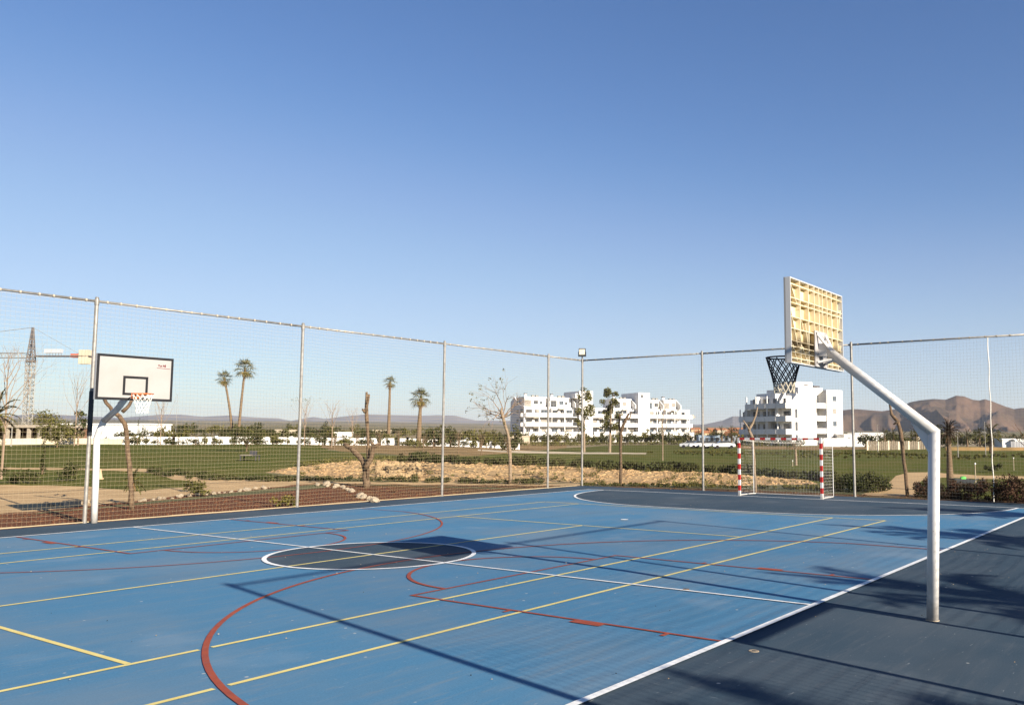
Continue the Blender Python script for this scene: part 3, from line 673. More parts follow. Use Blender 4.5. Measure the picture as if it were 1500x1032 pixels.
m_mtn = mat('mountain_scrub', (.135, .082, .052), .95, (.062, .045, .030), .006, 12, bump=8, bscale=.02)
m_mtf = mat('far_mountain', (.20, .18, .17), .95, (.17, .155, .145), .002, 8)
ridge('mountain', [(1120,634),(1160,622),(1200,606),(1230,600),(1250,598),(1290,601),(1315,597),(1330,588),(1345,585),(1365,583),(1383,584),(1398,578),(1410,579),(1422,584),(1432,585),(1440,583),(1450,586),(1470,594),(1482,597.5),(1492,596),(1520,597),(1580,604),(1680,628)], 3600, 1700, 634, m_mtn, 3.1, 300, 1.7)
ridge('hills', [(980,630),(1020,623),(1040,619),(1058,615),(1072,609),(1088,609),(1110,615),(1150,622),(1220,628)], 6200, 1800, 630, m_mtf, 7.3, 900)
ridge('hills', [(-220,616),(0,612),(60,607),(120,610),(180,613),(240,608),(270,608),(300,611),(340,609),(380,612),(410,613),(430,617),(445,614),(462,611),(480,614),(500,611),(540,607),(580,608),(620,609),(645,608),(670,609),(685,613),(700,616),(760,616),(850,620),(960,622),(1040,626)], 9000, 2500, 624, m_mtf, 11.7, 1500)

# ------------------------------------------------------------------ plants
def leafmesh(clusters, n, size, seed, up_=.35, mi=0, b=None, aspect=.5):
    q = random.Random(seed); b = b or MB(); tot = sum(c[3]**2 if len(c) > 3 else 1 for c in clusters)
    for c in clusters:
        k = max(3, int(n*(c[3]**2)/tot)); cx, cy, cz, r = c[:4]; fz = c[4] if len(c) > 4 else 1
        for _ in range(k):
            v = Vector((q.gauss(0, 1), q.gauss(0, 1), q.gauss(0, 1))).normalized()*r*(q.random()**.45); v.z *= fz
            p = Vector((cx, cy, cz))+v; s = size*q.uniform(.6, 1.35)
            a = Vector((q.uniform(-1, 1), q.uniform(-1, 1), q.uniform(-1, 1)+up_)).normalized(); e = a.orthogonal().normalized(); e.rotate(Matrix.Rotation(q.uniform(0, 6.28), 3, a)); f = a.cross(e)
            b.add([p-e*s, p+f*s*aspect, p+e*s, p-f*s*aspect], [(0, 1, 2, 3)], mi)
    return b
def limb(b, p, d, L_, r, q, depth, tips, wob=.25, n=4, kids=(2, 3), shrink=.68, spread=.6, upw=.15):
    pts = [Vector(p)]; d = Vector(d).normalized(); rs = [r]
    for k in range(n):
        d = (d+Vector((q.gauss(0, wob), q.gauss(0, wob), q.gauss(0, wob)+upw))*.35).normalized(); pts.append(pts[-1]+d*L_/n); rs.append(r*(1-.45*(k+1)/n))
    b.tube(pts, rs, 6 if r > .02 else 4, cap=depth == 0)
    if depth == 0: tips.append(pts[-1]); return
    for k in range(q.randint(*kids)):
        t = q.uniform(.55, 1); i = min(n, int(t*n)+1); ax = Vector((q.gauss(0, 1), q.gauss(0, 1), q.gauss(0, .6))).normalized()
        limb(b, pts[i], (d+ax*spread).normalized(), L_*shrink*q.uniform(.8, 1.2), rs[i]*.72, q, depth-1, tips, wob, max(2, n-1), kids, shrink, spread, upw)
def tree_thing(name, label, loc, cat='tree', group=None, rz=0): return thing(name, label, cat, loc, rz, group)

# pollarded young trees near the fence, each drawn from its own limbs
def heading(a): return Vector((math.cos(YAW-math.pi/2), math.sin(YAW-math.pi/2), 0))*a   # metres to the right as seen from the court
def pxm(loc): return 1/ (FPX/ ((Vector(loc)-Vector(CAM)).dot(Vector(fw))))              # metres per picture unit at a place
def limbs_from(name, label, px, py, limbs, bark, leaves=None, depth_j=.12, seed=0, group=None, d=None):
    base = gpt(px, py) if d is None else at(px, d)
    k = pxm(base); t = tree_thing(name, label, base, group=group); q = random.Random(seed); b = MB(); tips = []
    prj = Vector(base)
    for L_ in limbs:
        pts = []; rs = []; dep = q.uniform(-depth_j, depth_j)
        for i, (x, y, w_) in enumerate(L_):
            pts.append(heading((x-px)*k)+Vector((0, 0, (py-y)*k))+Vector((math.cos(YAW), math.sin(YAW), 0))*dep*i); rs.append(w_*k/2)
        # smooth
        P2 = []; R2 = []
        for i in range(len(pts)-1):
            for s in (0, .5): P2.append(pts[i].lerp(pts[i+1], s)+Vector((q.gauss(0, .15), q.gauss(0, .15), 0))*rs[i]); R2.append((rs[i]+(rs[i+1]-rs[i])*s)*q.uniform(.92, 1.1))
        P2.append(pts[-1]); R2.append(rs[-1]); b.tube(P2, R2, 8); tips.append((P2[-1], R2[-1], (P2[-1]-P2[-2]).normalized()))
    tr = b.build('trunk', bark, t, True)
    return t, tips, k, b
t, tips, k, _ = limbs_from('pollarded_tree', 'pollarded tree with dark cranked trunk behind the far left basketball stand', 193, 746,
  [[(193,748,8),(193,720,7),(190,680,6.5),(187,640,6.5),(186,622,7),(180,611,6.5),(172,604,6),(165,592,5),(158,578,4.5)], [(172,604,5.5),(180,594,4.5),(184,584,4)], [(165,592,4),(172,584,3),(176,576,2.4)]], m_bark, seed=1)
t, tips, k, _ = limbs_from('pollarded_tree', 'pollarded tree with three stout cut limbs and one tall upright shoot', 535, 714,
  [[(536,716,11),(535,700,10),(534,684,10),(522,669,8.5),(510,659,7.5),(497,651,7)], [(536,686,8.5),(543,670,6.5),(547,655,6),(557,650,4.5)], [(547,655,4),(541,646,3.4)], [(509,658,3.6),(518,652,3)],
   [(538,705,4.5),(537,650,4.5),(535,625,4.6),(532,604,5.6),(532,590,4.4),(531,574,3.2)], [(532,604,5),(536,590,3.6),(538,578,3)], [(532,604,5),(529,600,3)]], m_bark, seed=2)
t, tips, k, _ = limbs_from('bare_tree', 'thin leaning tree with a wide nearly bare crown of fine twigs and a few leaves', 748, 709,
  [[(748,711,6),(747,680,5),(746,650,4.6),(744,638,4.2),(739,622,4.4),(735,608,4.2),(735,598,3)]], m_barkl, seed=3)
q = random.Random(8); b = MB(); tp = []
for (dx, dz, L_) in ((-1.0,.35,1.0),(-.8,.9,.9),(-.35,1.2,1.0),(.1,1.3,1.1),(.5,1.1,1.0),(.9,.6,.9),(-1.0,.0,1.1),(.8,.15,.7),(-.5,-.05,.8),(.3,1.4,.9)):
    o0 = heading((735-748)*k)+Vector((0, 0, (709-604)*k+q.uniform(-.35, .1)))
    limb(b, o0, heading(dx)+Vector((math.cos(YAW), math.sin(YAW), 0))*q.uniform(-.7, .7)+Vector((0, 0, dz)), L_*.95, .026, q, 2, tp, .5, 5, (3, 5), .7, .8, -.03)
b.build('twigs', m_twig, t)
leafmesh([(p.x, p.y, p.z, .09) for p in tp if p.dot(heading(1)) < -.2 and q.random() < .30 or q.random() < .03], 230, .045, 5).build('crown', m_leafy, t)
t, *_ = limbs_from('pollarded_tree', 'slim dark pollarded tree forking twice behind the far fence left of the goal', 909, 711,
  [[(909,713,4.5),(909,680,4),(909,650,4),(909,634,4.5),(912,625,4.5),(916,616,4),(921,606,2.8)], [(909,634,4),(907,622,3),(908,606,2.2)], [(916,616,3),(923,612,2),(925,603,1.5)]], m_bark, seed=4)
t, *_ = limbs_from('pollarded_tree', 'pollarded tree seen through the left half of the goal with a lighter forked top', 1106, 721,
  [[(1106,724,5),(1106,690,4.6),(1105,660,4.6),(1103,640,5),(1099,630,4.5),(1105,620,3.4),(1110,608,2.8),(1113,596,1.8)], [(1099,630,3),(1094,622,2.2),(1089,616,1.8)]], m_barkl, seed=5)
t, *_ = limbs_from('pollarded_tree', 'bent pollarded tree standing on the sand path left of the nearest white pole', 1329, 727,
  [[(1329,729,5.5),(1328,690,5),(1327,660,5),(1326,635,6),(1321,617,5.5),(1315,607,4.5),(1313,592,3.5)], [(1321,617,3),(1313,622,2)]], m_bark, seed=6)
# leafy park trees in front of the left apartments
def leafy(name, label, px, d, h, w_, crown0, m, seed, n=1500, size=.11, lean=0, group=None, lf=.09):
    p = at(px, d); t = tree_thing(name, label, p, group=group); q = random.Random(seed); b = MB(); tips = []
    zt = h*crown0
    b.tube([(0, 0, -.1), (lean*.3, 0, zt*.5), (lean*.6, .02, zt), (lean, 0, h*.75)], [w_*.055+.02, w_*.045+.015, w_*.04+.01, .02], 7)
    for k in range(9):
        z = zt+(h-zt)*k/11; a = q.uniform(0, 6.28); limb(b, (lean*.6, 0, z), (math.cos(a), math.sin(a), .7), w_*.42*(1-k/14), .03, q, 1, tips, .3, 3, (2, 3))
    b.build('trunk', m_barkl, t)
    cl = []
    for k in range(26):
        u = q.random(); z = zt*.92+(h-zt*.92)*u; rr = w_*.5*math.sin(math.pi*min(1, .16+u*.80))**.6*q.uniform(.45, 1); a = q.uniform(0, 6.28)
        cl.append((lean*.7+math.cos(a)*rr*.8, math.sin(a)*rr*.8, z, w_*q.uniform(.10, .20), q.uniform(.7, 1.2)))
    leafmesh(cl, n, lf, seed+50).build('crown', m, t); return t
leafy('leafy_tree', 'leafy tree with a loose olive crown right beside the corner fence post', 856, 104, 7.2, 2.9, .36, m_leaf, 21, 1700, lf=.13)
leafy('leafy_tree', 'dense green topped tree with a bare lower trunk in front of the left apartments', 893, 108, 8.0, 3.1, .42, m_leaf, 22, 2300, lean=.4, lf=.14)
# palms
def palm(name, label, px, d, h, cr, seed, lean=(0, 0), fronds=34, skirt=10, tr=.2, group=None, dz=0, feather=False, pos=None):
    p = at(px, d) if pos is None else Vector(pos); t = thing(name, label, 'palm tree', p, 0, group); q = random.Random(seed)
    top = Vector((lean[0], lean[1], h)); n = 12
    pts = [Vector((lean[0]*(k/n)**1.5, lean[1]*(k/n)**1.5, h*k/n-.1*(k == 0))) for k in range(n+1)]
    MB().tube(pts, [tr*(1.25-.5*min(1, k/n*1.3))*q.uniform(.93, 1.07) for k in range(n)]+[tr*.9], 9).build('trunk', m_palmb, t, True)
    def frond(b, el0, L_, a, dry):
        d0 = Vector((math.cos(a)*math.cos(el0), math.sin(a)*math.cos(el0), math.sin(el0))); side = Vector((-math.sin(a), math.cos(a), 0)); p_ = top.copy(); ps = [p_.copy()]; d_ = d0.copy()
        for k in range(5): p_ = p_+d_*L_/5; d_ = (d_+Vector((0, 0, (-.16 if feather or dry else -.03)-(.10 if feather else .05)*k*(1 if not dry else .3)))).normalized(); ps.append(p_.copy())
        b.tube(ps, [.03, .025, .02, .016, .012, .006], 3, cap=False)
        if feather:
            for k in range(26):
                u = .18+.8*k/26; i = min(4, int(u*5)); c = ps[i].lerp(ps[i+1], u*5-i); ln = L_*.24*math.sin(math.pi*min(1, u*.9+.12))**.6
                for sg in (-1, 1):
                    dd = (side*sg*.9+d0*.55+Vector((0, 0, q.uniform(-.5, .1)))).normalized(); w_ = Vector((0, 0, 1)).cross(dd).normalized()*.024*L_
                    b.add([c-w_, c+dd*ln*.6-w_*.4, c+dd*ln, c+w_], [(0, 1, 2, 3)])
        else:
            c = ps[2].lerp(ps[3], .3); r_ = L_*.52
            nb = 9; fwd = (ps[5]-ps[2]).normalized(); nrm = side.cross(fwd)
            for k in range(nb):
                th = R(-95+190*k/(nb-1)); dd = (fwd*math.cos(th)+side*math.sin(th)).normalized(); tip = c+dd*r_*q.uniform(.85, 1.1)+Vector((0, 0, -r_*q.uniform(.15, .45))); w_ = nrm.cross(dd).normalized()*r_*.06
                mid = c+dd*r_*.55+nrm*.03
                b.add([c, mid-w_, tip, mid+w_], [(0, 1, 2, 3)])
    bg = MB(); bd_ = MB()
    for k in range(fronds):
        el0 = R(85-125*(k/(fronds-1)))+q.gauss(0, .08); frond(bg if el0 > R(-42) else bd_, el0, cr*q.uniform(.85, 1.1), k*2.39996+q.gauss(0, .15), False)
    bg.build('crown', m_frond, t)
    for k in range(skirt):
        frond(bd_, R(q.uniform(-62, -82)), cr*q.uniform(.55, .8), q.uniform(0, 6.28), True)
    if bd_.f: bd_.build('dead_fronds', m_dry, t)
    return t
hv = heading(1)
palm('fan_palm', 'taller of the two slender fan palms standing together, with an upright trunk', 354, 118, 9.2, 1.65, 31, (hv.x*.5, hv.y*.5), 24, 10, .17)
palm('fan_palm', 'shorter leaning fan palm left of its taller twin', 346, 120, 8.1, 1.35, 32, (-hv.x*1.35, -hv.y*1.35), 22, 10, .16)
palm('fan_palm', 'single tall fan palm with a small neat crown between the two middle fence posts', 572, 122, 8.1, 1.15, 33, (hv.x*.1, 0), 18, 8, .20)
palm('fan_palm', 'shaggy fan palm with drooping dead fronds left of the middle fence post', 616, 100, 5.3, 1.5, 34, (hv.x*.35, 0), 22, 16, .24)
palm('date_palm', 'feathery palm partly cut off by the left edge of the photo', 1, 42, 2.75, 1.1, 35, (0, 0), 26, 10, .10, feather=True)
palm('date_palm', 'tiny feather palm on a thin stem at the edge of the red bark bed', 205, 31, .72, .52, 36, (0, 0), 16, 2, .05, feather=True)
palm('date_palm', 'dark trunked feather palm directly behind the nearest white pole', 1385, 38, 2.35, .62, 37, (0, 0), 30, 12, .12, feather=True).children[0].data.materials.__setitem__(0, m_palmd)
palm('date_palm', 'distant feather palm right of the white pole before the mountain', 1446, 125, 2.4, 2.0, 38, (0, 0), 22, 4, .2, feather=True)
# palms that stand beyond the right side of the frame and shade the court
for i, (x, y, h) in enumerate(((-.9, -23.2, 5.0), (6.6, -21.6, 5.0), (13.0, -21.2, 5.0), (-7.6, -25.3, 5.0))):
    palm('date_palm', 'feather palm outside the right-hand fence whose fronds shade the court', 0, 0, h, 2.15, 60+i, (0, 0), 27, 2, .16, feather=True, pos=(x, y, -.03), group='palms outside the right-hand fence')
# bare saplings
def sapling(label, px, d, h, w_, seed, m=None, dens=2, leaves=0, group=None):
    p = at(px, d); t = tree_thing('bare_sapling', label, p, group=group); q = random.Random(seed); b = MB(); tips = []
    b.tube([(0, 0, -.1), (.02, 0, h*.45), (0, .03, h*.8)], [.05, .04, .02], 6)
    for k in range(12):
        z = h*(.38+.5*k/12); a = k*2.4; limb(b, (0, 0, z), (math.cos(a)*.5, math.sin(a)*.5, 1), (h-z)*.55+.2, .02, q, dens, tips, .25, 3, (2, 3), .6, .35*w_/1.5)
    b.build('trunk', m or m_twig, t)
    if leaves: leafmesh([(v.x, v.y, v.z, .2) for v in tips[::3]], leaves, .06, seed).build('crown', m_leafy, t)
    return t
sapling('bare fine twigged tree rising behind the left edge palm', 14, 46, 5.4, 2.9, 41, dens=3)
sapling('bare narrow tree behind the leftmost visible fence post', 117, 90, 6.2, 1.0, 42)
sapling('bare thin tree right of the far white backboard', 241, 100, 4.6, .9, 43)
sapling('first bare sapling right of the second fence post, nearest to it', 450, 95, 4.4, 1.3, 44, leaves=90)
sapling('middle of three bare saplings right of the second fence post', 490, 88, 4.2, 1.6, 45)
sapling('third and palest of three bare saplings right of the second fence post', 519, 110, 4.2, 1.2, 46)
sapling('slim bare young tree on the lawn before the right end of the left apartments', 970, 68, 4.1, 1.3, 47, m_barkl)
t = leafy('white_stemmed_tree', 'small white stemmed tree on the lawn seen through the goal mouth', 1163, 66, 1.75, 1.7, .55, m_leafd, 48, 260, lf=.05)
# shrubs
def shrub(name, label, px, d, w_, h, m, seed, n=500, group=None, stem=False, lf=.06, clusters=14, loc=None, lift=0):
    p = at(px, d) if loc is None else loc; q = random.Random(seed); cl = []
    for k in range(clusters):
        a = q.uniform(0, 6.28); rr = w_*.42*q.random()**.5; z = lift+h*q.uniform(.2, .82)*(1-.5*(rr/(w_*.5))**2)
        cl.append((math.cos(a)*rr, math.sin(a)*rr, z, min(w_, h)*q.uniform(.18, .30)))
    b = leafmesh(cl, n, lf, seed)
    if not stem: return tag(b.build(name, m, loc=p), label, 'shrub', group)
    t = thing(name, label, 'tree' if stem else 'shrub', p, 0, group); b.build('crown', m, t); b2 = MB(); tips = []
    b2.tube([(0, 0, -.05), (0, 0, lift+.1)], [.06, .05], 6)
    for k in range(7): limb(b2, (0, 0, lift*.6), (math.cos(k*.9), math.sin(k*.9), .9), lift*.6+.3, .03, q, 1, tips)
    b2.build('trunk', m_bark, t); return t
shrub('round_bushy_tree', 'wide round crowned bushy tree standing alone on the lawn under the twin palms', 367, 78, 2.9, 1.75, m_leafd, 51, 2200, stem=True, lf=.07, clusters=30, lift=.55)
shrub('shrub', 'low yellow green shrub at the foot of the second fence post', 423, 28.6, .9, .42, m_leafy, 52, 420, lf=.045)
shrub('shrub', 'upright dark shrub on the lawn edge just left of the leftmost fence post', 112, 44, .9, 1.0, m_leafd, 53, 500)
shrub('shrub', 'rounded dark shrub near the left edge on the front lawn', 38, 43, 1.9, .8, m_leafd, 54, 700)
shrub('shrub', 'small shrub at the near end of the lower lawn', 300, 34, .9, .55, m_leaf, 55, 300)
shrub('shrub', 'loose shrub between path and lawn left of the second fence post', 292, 37, 1.0, .6, m_leaf, 58, 300)
shrub('round_hedge', 'broad clipped dark hedge mound right of the goal beside the sand path', 1251, 37, 2.9, .85, m_leafd, 56, 6500, lf=.045, clusters=90)
shrub('shrub', 'reddish brown shrub left of the nearest white pole', 1350, 34.5, 1.3, .8, m_leafr, 57, 1700, lf=.04)
shrub('shrub', 'reddish brown shrub at the foot of the dark palm trunk', 1396, 35, 1.7, .75, m_leafr, 61, 2000, lf=.04)
shrub('shrub', 'dark brown shrub behind the seam rope of the right fence', 1440, 33, 1.9, .75, m_leafr, 62, 2300, lf=.04, clusters=20)
shrub('shrub', 'large dark shrub cut off by the right edge of the photo', 1488, 31.5, 1.9, 1.0, m_leafr, 63, 2800, lf=.04, clusters=24)
shrub('shrub', 'dark leafy bush with white flowers on the lawn left of the seam rope', 1450, 58, 1.4, .6, m_leafd, 64, 600)
shrub('shrub', 'grey green bush around the foot of the shaggy palm', 612, 92, 2.6, 1.0, m_leaf, 65, 700, lf=.08)
shrub('shrub', 'dense dark bush covering the base of the taller twin palm', 352, 112, 1.8, 2.8, m_leafd, 66, 700, lf=.09)
t = shrub('round_bushy_tree', 'dark round tree crown poking in at the right edge above the mountain', 1506, 60, 1.6, 1.3, m_leafd, 67, 900, stem=True, lift=1.9)
leafy('slanting_tree', 'dark leafy leaning tree just left of the far basketball stand', 122, 92, 3.0, 1.5, .25, m_leafd, 68, 420, lf=.12)
shrub('round_bushy_tree', 'large rounded tree beside the concrete frame under the crane, right one', 92, 86, 3.1, 2.4, m_leaf, 69, 1500, stem=True, lift=.3, lf=.10, clusters=26)
shrub('round_bushy_tree', 'broad brownish tree behind the concrete frame, right of the crane mast', 68, 125, 4.2, 3.3, m_leaf, 70, 1500, stem=True, lift=.9, lf=.12, clusters=26)
# dark trunks / young cypresses on the lawn
def cypress(label, px, d, h, w_, seed, group=None):
    p = at(px, d); t = tree_thing('cypress', label, p, group=group); q = random.Random(seed)
    cl = [(q.gauss(0, w_*.12), q.gauss(0, w_*.12), h*(.08+.9*k/14), w_*.5*(1-k/16)**.7*.6+.05, 1.3) for k in range(15)]
    leafmesh(cl, 420, .05, seed, 1.2).build('crown', m_leafd, t); MB().tube([(0, 0, -.1), (0, 0, h*.25)], .05, 6).build('trunk', m_bark, t)
cypress('dark narrow cypress on the lawn at the left edge beside the palm', 10, 50, 1.75, .36, 71)
cypress('dark narrow cypress on the lawn below the rounded tree', 73, 50, 1.75, .34, 72)
for i, (px, h) in enumerate(((208,2.6),(238,2.3),(268,1.7),(293,1.9),(319,1.7),(458,1.3),(477,1.6),(490,1.9),(495,1.7),(349,1.3))):
    cypress('small dark cypress planted along the long cream wall', px, 97, h, .55, 80+i, 'cypresses along the cream wall')
# low planting bands (nobody could count the plants)
def band(name, label, pts, wid, h, m, n, seed, lf=.05):
    q = random.Random(seed); b = MB(); P = [gpt(*p) for p in pts]; seg = [(P[i+1]-P[i]).length for i in range(len(P)-1)]; tot = sum(seg); cl = []
    k = int(tot/ (h*.30)); 
    for _ in range(k):
        s = q.uniform(0, tot); i = 0
        while i < len(seg)-1 and s > seg[i]: s -= seg[i]; i += 1
        p = P[i].lerp(P[i+1], s/seg[i]); d = (P[i+1]-P[i]).normalized(); nn = Vector((-d.y, d.x, 0))*q.uniform(-wid/2, wid/2); hh = h*(.80+.55*noise.noise(Vector((p.x*.5, p.y*.5, seed))))
        if hh < h*.15: continue
        x, y = p.x+nn.x, p.y+nn.y; cl.append((x, y, gz(x, y)+hh*.4, max(.08, hh*.55), .8))
    leafmesh(cl, n, lf, seed, b=b); return tag(b.build(name, m), label, 'ground planting', kind='stuff')
band('low_hedge', 'low dark plants edging the main lawn along the curved path', [(228,690),(260,697),(300,701),(350,703),(400,704),(440,704)], 1.4, .34, m_leafd, 5200, 91)
band('low_hedge', 'row of low dark green plants along the foot of the sand mound', [(300,702),(400,703),(480,704),(560,705),(640,706),(720,708),(800,709)], .7, .32, m_leafd, 6200, 92)
band('low_hedge', 'low green weeds in front of the ploughed mound behind the far fence', [(850,711),(950,712),(1060,714),(1170,716),(1200,717)], .9, .24, m_leaf, 5200, 93, .04)
band('hedge_row', 'dark hedge row behind the ploughed mound, running across the park', [(600,676),(660,678),(720,680),(800,682),(860,684),(930,688),(1000,690),(1060,692),(1130,697),(1200,703),(1230,706)], 1.6, .66, m_leafd, 26000, 94, .075)
band('hedge_row', 'dark grassy hedge strip behind the limestone heap', [(440,683),(500,674),(560,671),(620,675)], 1.2, .30, m_leaf, 2600, 95, .06)
band('weeds', 'tufted weeds at the foot of the right part of the far fence', [(1340,730),(1420,732),(1500,736)], .7, .3, m_leafr, 4000, 96, .03)
band('hedge_row', 'scrubby band along the far edge of the lawn before the apartments', [(750,652),(850,652),(950,651),(1030,651)], 5, 1.4, m_leaf, 4200, 97, .16)
band('rough_grass', 'rough tufted grass on the far rise of the right-hand lawn', [(1000,662),(1100,664),(1200,666),(1300,667),(1400,668),(1520,670)], 30, .40, m_leaf, 22000, 98, .08)

q = random.Random(55); cl = []
for (x, y, z) in scatter_pts(REG[3][1], 900, 71):
    a_ = math.atan2(y-CAM[1], x-CAM[0]); keep = .10 if a_ > azimuth(720) else .55
    if q.random() < keep and noise.noise(Vector((x*.25, y*.25, 4))) > -.12: r_ = q.uniform(.07, .20); cl.append((x, y, z+r_*.5, r_, .7))
tag(leafmesh(cl, 6500, .035, 72).build('weeds', m_leaf), 'sparse weeds growing over the ploughed mound', 'weeds', kind='stuff')
# ------------------------------------------------------------------ rocks
def rocks(n, label, group, pos, smin, smax, m, seed, name='rock'):
    q = random.Random(seed); ms = []
    for k in range(5):
        vs, fs = ico(2, seed*10+k, (1, .85, .7), .5); me = bpy.data.meshes.new(name); me.from_pydata(vs, [], fs); me.materials.append(m); me.update(); ms.append(me)
    for k in range(n):
        p = pos(q, k); s = q.uniform(smin, smax); o = link(name, ms[k % 5], loc=p+Vector((0, 0, s*.35))); o.rotation_euler = (q.uniform(-.4, .4), q.uniform(-.4, .4), q.uniform(0, 6.28)); o.scale = (s, s, s*q.uniform(.8, 1.1)); tag(o, label, 'rock', group)
def heap(q, k):
    u = q.random(); p = gpt(552+66*u, 702-21*q.random()); return p+Vector((0, 0, .05))
rocks(95, 'pale limestone boulder in the heap on the sand mound', 'limestone boulders heaped on the mound', heap, .10, .25, m_rock, 7, 'boulder')
edge = [(466,710),(480,712),(492,713),(503,716),(508,719),(516,722),(525,727),(533,730),(541,733),(550,736)]
rocks(24, 'pale stone in the ragged row crossing the brown bed', 'stones edging the bark bed', lambda q, k: gpt(*[a+q.uniform(-2, 2) for a in edge[min(9, k*10//24)]]), .07, .16, m_stonew, 8, 'edging_stone')
rocks(22, 'flat pale stone along the upper rim of the red bark bed', 'stones along the rim of the bark bed', lambda q, k: gpt(205+k*9+q.uniform(-3, 3), 735-(k*9)*.105+q.uniform(-.8, .8)), .05, .13, m_stonew, 9, 'edging_stone')
rocks(8, 'pale stone beside the dumped timber on the bark bed', 'stones by the dumped timber', lambda q, k: gpt(68+k*10+q.uniform(-3, 3), 742-k*.6+q.uniform(-2, 1)), .06, .15, m_stonew, 10, 'edging_stone')
m_tim = mat('dark_weathered_timber', (.10, .065, .045), .95, (.05, .035, .025), 12, 5)
p = gpt(104, 741); b = MB().box(-.2, .2, -.12, .12, 0, .16).box(-.22, .22, -.14, -.12, 0, .18); tag(b.build('concrete_block', m_conc, loc=p), 'pale concrete block on the rim of the bark bed left of the white stand', 'block')

# ------------------------------------------------------------------ things on the lawn
p = at(372, 60); t = thing('bench', 'low dark bench with a pale sheet on it on the lawn below the bushy tree', 'bench', p, YAW-math.pi/2)
m_dk = mat('dark_recycled_plastic', (.05, .05, .055), .7)
for k in range(5): MB().box(-.55, .55, -.32+k*.13, -.22+k*.13, .30, .35).build('slat', m_dk, t)
for sx in (-.5, .45):
    for sy in (-.3, .25): MB().box(sx, sx+.06, sy, sy+.06, 0, .30).build('leg', m_dk, t)
MB().box(-.5, .1, -.25, .15, .352, .375).build('sheet', m_conc, t)
MB().box(-.1, .35, .2, .26, .35, .62).build('backrest', m_dk, t)
p = at(157, 45); tag(MB().tube([(0, 0, 0), (0, 0, .05), (0, 0, .06), (0, 0, .45)], [.14, .14, .09, .02], 10).build('traffic_cone', mat('faded_orange_plastic', (.48, .33, .20), .7), loc=p), 'faded orange cone on the path right of the far white pole', 'cone')
p = at(1405, 36.5); t = thing('wheelbarrow', 'dark wheelbarrow with a bright green sack in it behind the right fence', 'wheelbarrow', p, YAW-math.pi/2)
b = MB(); b.add([(-.33,-.2,.28),(.2,-.2,.28),(.2,.2,.28),(-.33,.2,.28),(-.45,-.3,.58),(.34,-.3,.55),(.34,.3,.55),(-.45,.3,.58)], [(0,3,2,1),(0,1,5,4),(1,2,6,5),(2,3,7,6),(3,0,4,7)]); b.build('tray', m_pad, t)
MB().tube([(-.42, 0, .17), (-.42, .01, .17)], .17, 16).build('hub', m_pad, t)
b = MB(); pts = [(-.42+.16*math.cos(k*math.pi/8), 0, .17+.16*math.sin(k*math.pi/8)) for k in range(17)]; b.tube(pts, .03, 6); b.build('wheel', m_black, t)
for s in (-1, 1):
    MB().tube([(-.42, s*.05, .17), (.1, s*.2, .27), (.55, s*.27, .52), (.68, s*.27, .56)], .018, 6).build('handle', m_pad, t)
    MB().tube([(.15, s*.2, .28), (.28, s*.22, 0)], .016, 6).build('leg', m_pad, t)
vs, fs = ico(2, 5, (.17, .11, .08), .3); MB().add([(v[0]*1-.12, v[1], v[2]+.60) for v in vs], fs).build('sack', mat('bright_green_plastic', (.12, .42, .10), .5), None, loc=(p.x, p.y, p.z))
tag(bpy.data.objects['sack'], 'bright green plastic sack lying in the dark wheelbarrow', 'sack')
for (px, d, h, lb) in ((1422, 40, 1.0, 'short white lawn lamp post right of the wheelbarrow'), (1478, 62, .75, 'small white marker post on the lawn near the right edge'), (1158, 62, .35, 'tiny pale marker on the lawn in the goal mouth')):
    t = thing('marker_post', lb, 'post', at(px, d)); MB().tube([(0, 0, 0), (0, 0, h)], .02, 6).build('stem', m_stonew, t); MB().tube([(0, 0, h), (0, 0, h+.07)], .035, 8).build('cap', m_wallw, t)

# ------------------------------------------------------------------ far walls, frames and sheds
def wallrun(name, label, pts, h, th, m, cat='wall', base=None, piers=0):
    b = MB(); P = [at(px, d) for px, d in pts]
    for p0, p1 in zip(P[:-1], P[1:]):
        d = (p1-p0); d.z = 0; n = Vector((-d.y, d.x, 0)).normalized()*th/2; z = min(p0.z, p1.z)-.6
        vs = [(q_.x+s*n.x, q_.y+s*n.y, zz) for q_, zt in ((p0, p0.z+h), (p1, p1.z+h)) for s in (-1, 1) for zz in (z, zt)]
        b.add(vs, [(0, 1, 3, 2), (4, 6, 7, 5), (0, 4, 5, 1), (2, 3, 7, 6), (1, 5, 7, 3)])
    t = thing(name, label, cat); b.build('wall_body', m, t)
    if piers:
        for p0, p1 in zip(P[:-1], P[1:]):
            k = int((p1-p0).length/piers)
            for i in range(k+1): c = p0.lerp(p1, i/max(1, k)); MB().box(-.16, .16, -.16, .16, -.3, h+.12).build('pier', m, t, loc=c)
    return t
wallrun('cream_wall', 'low cream retaining wall between the left lawn and the concrete frame', [(-60, 92), (0, 94), (60, 95), (130, 97), (185, 99)], .55, .3, m_walls)
wallrun('garden_wall', 'long pale boundary wall with piers running behind the lawn and palms', [(150, 104), (260, 105), (380, 106), (480, 106), (600, 104), (760, 106)], .80, .2, m_wallw, piers=3.2)
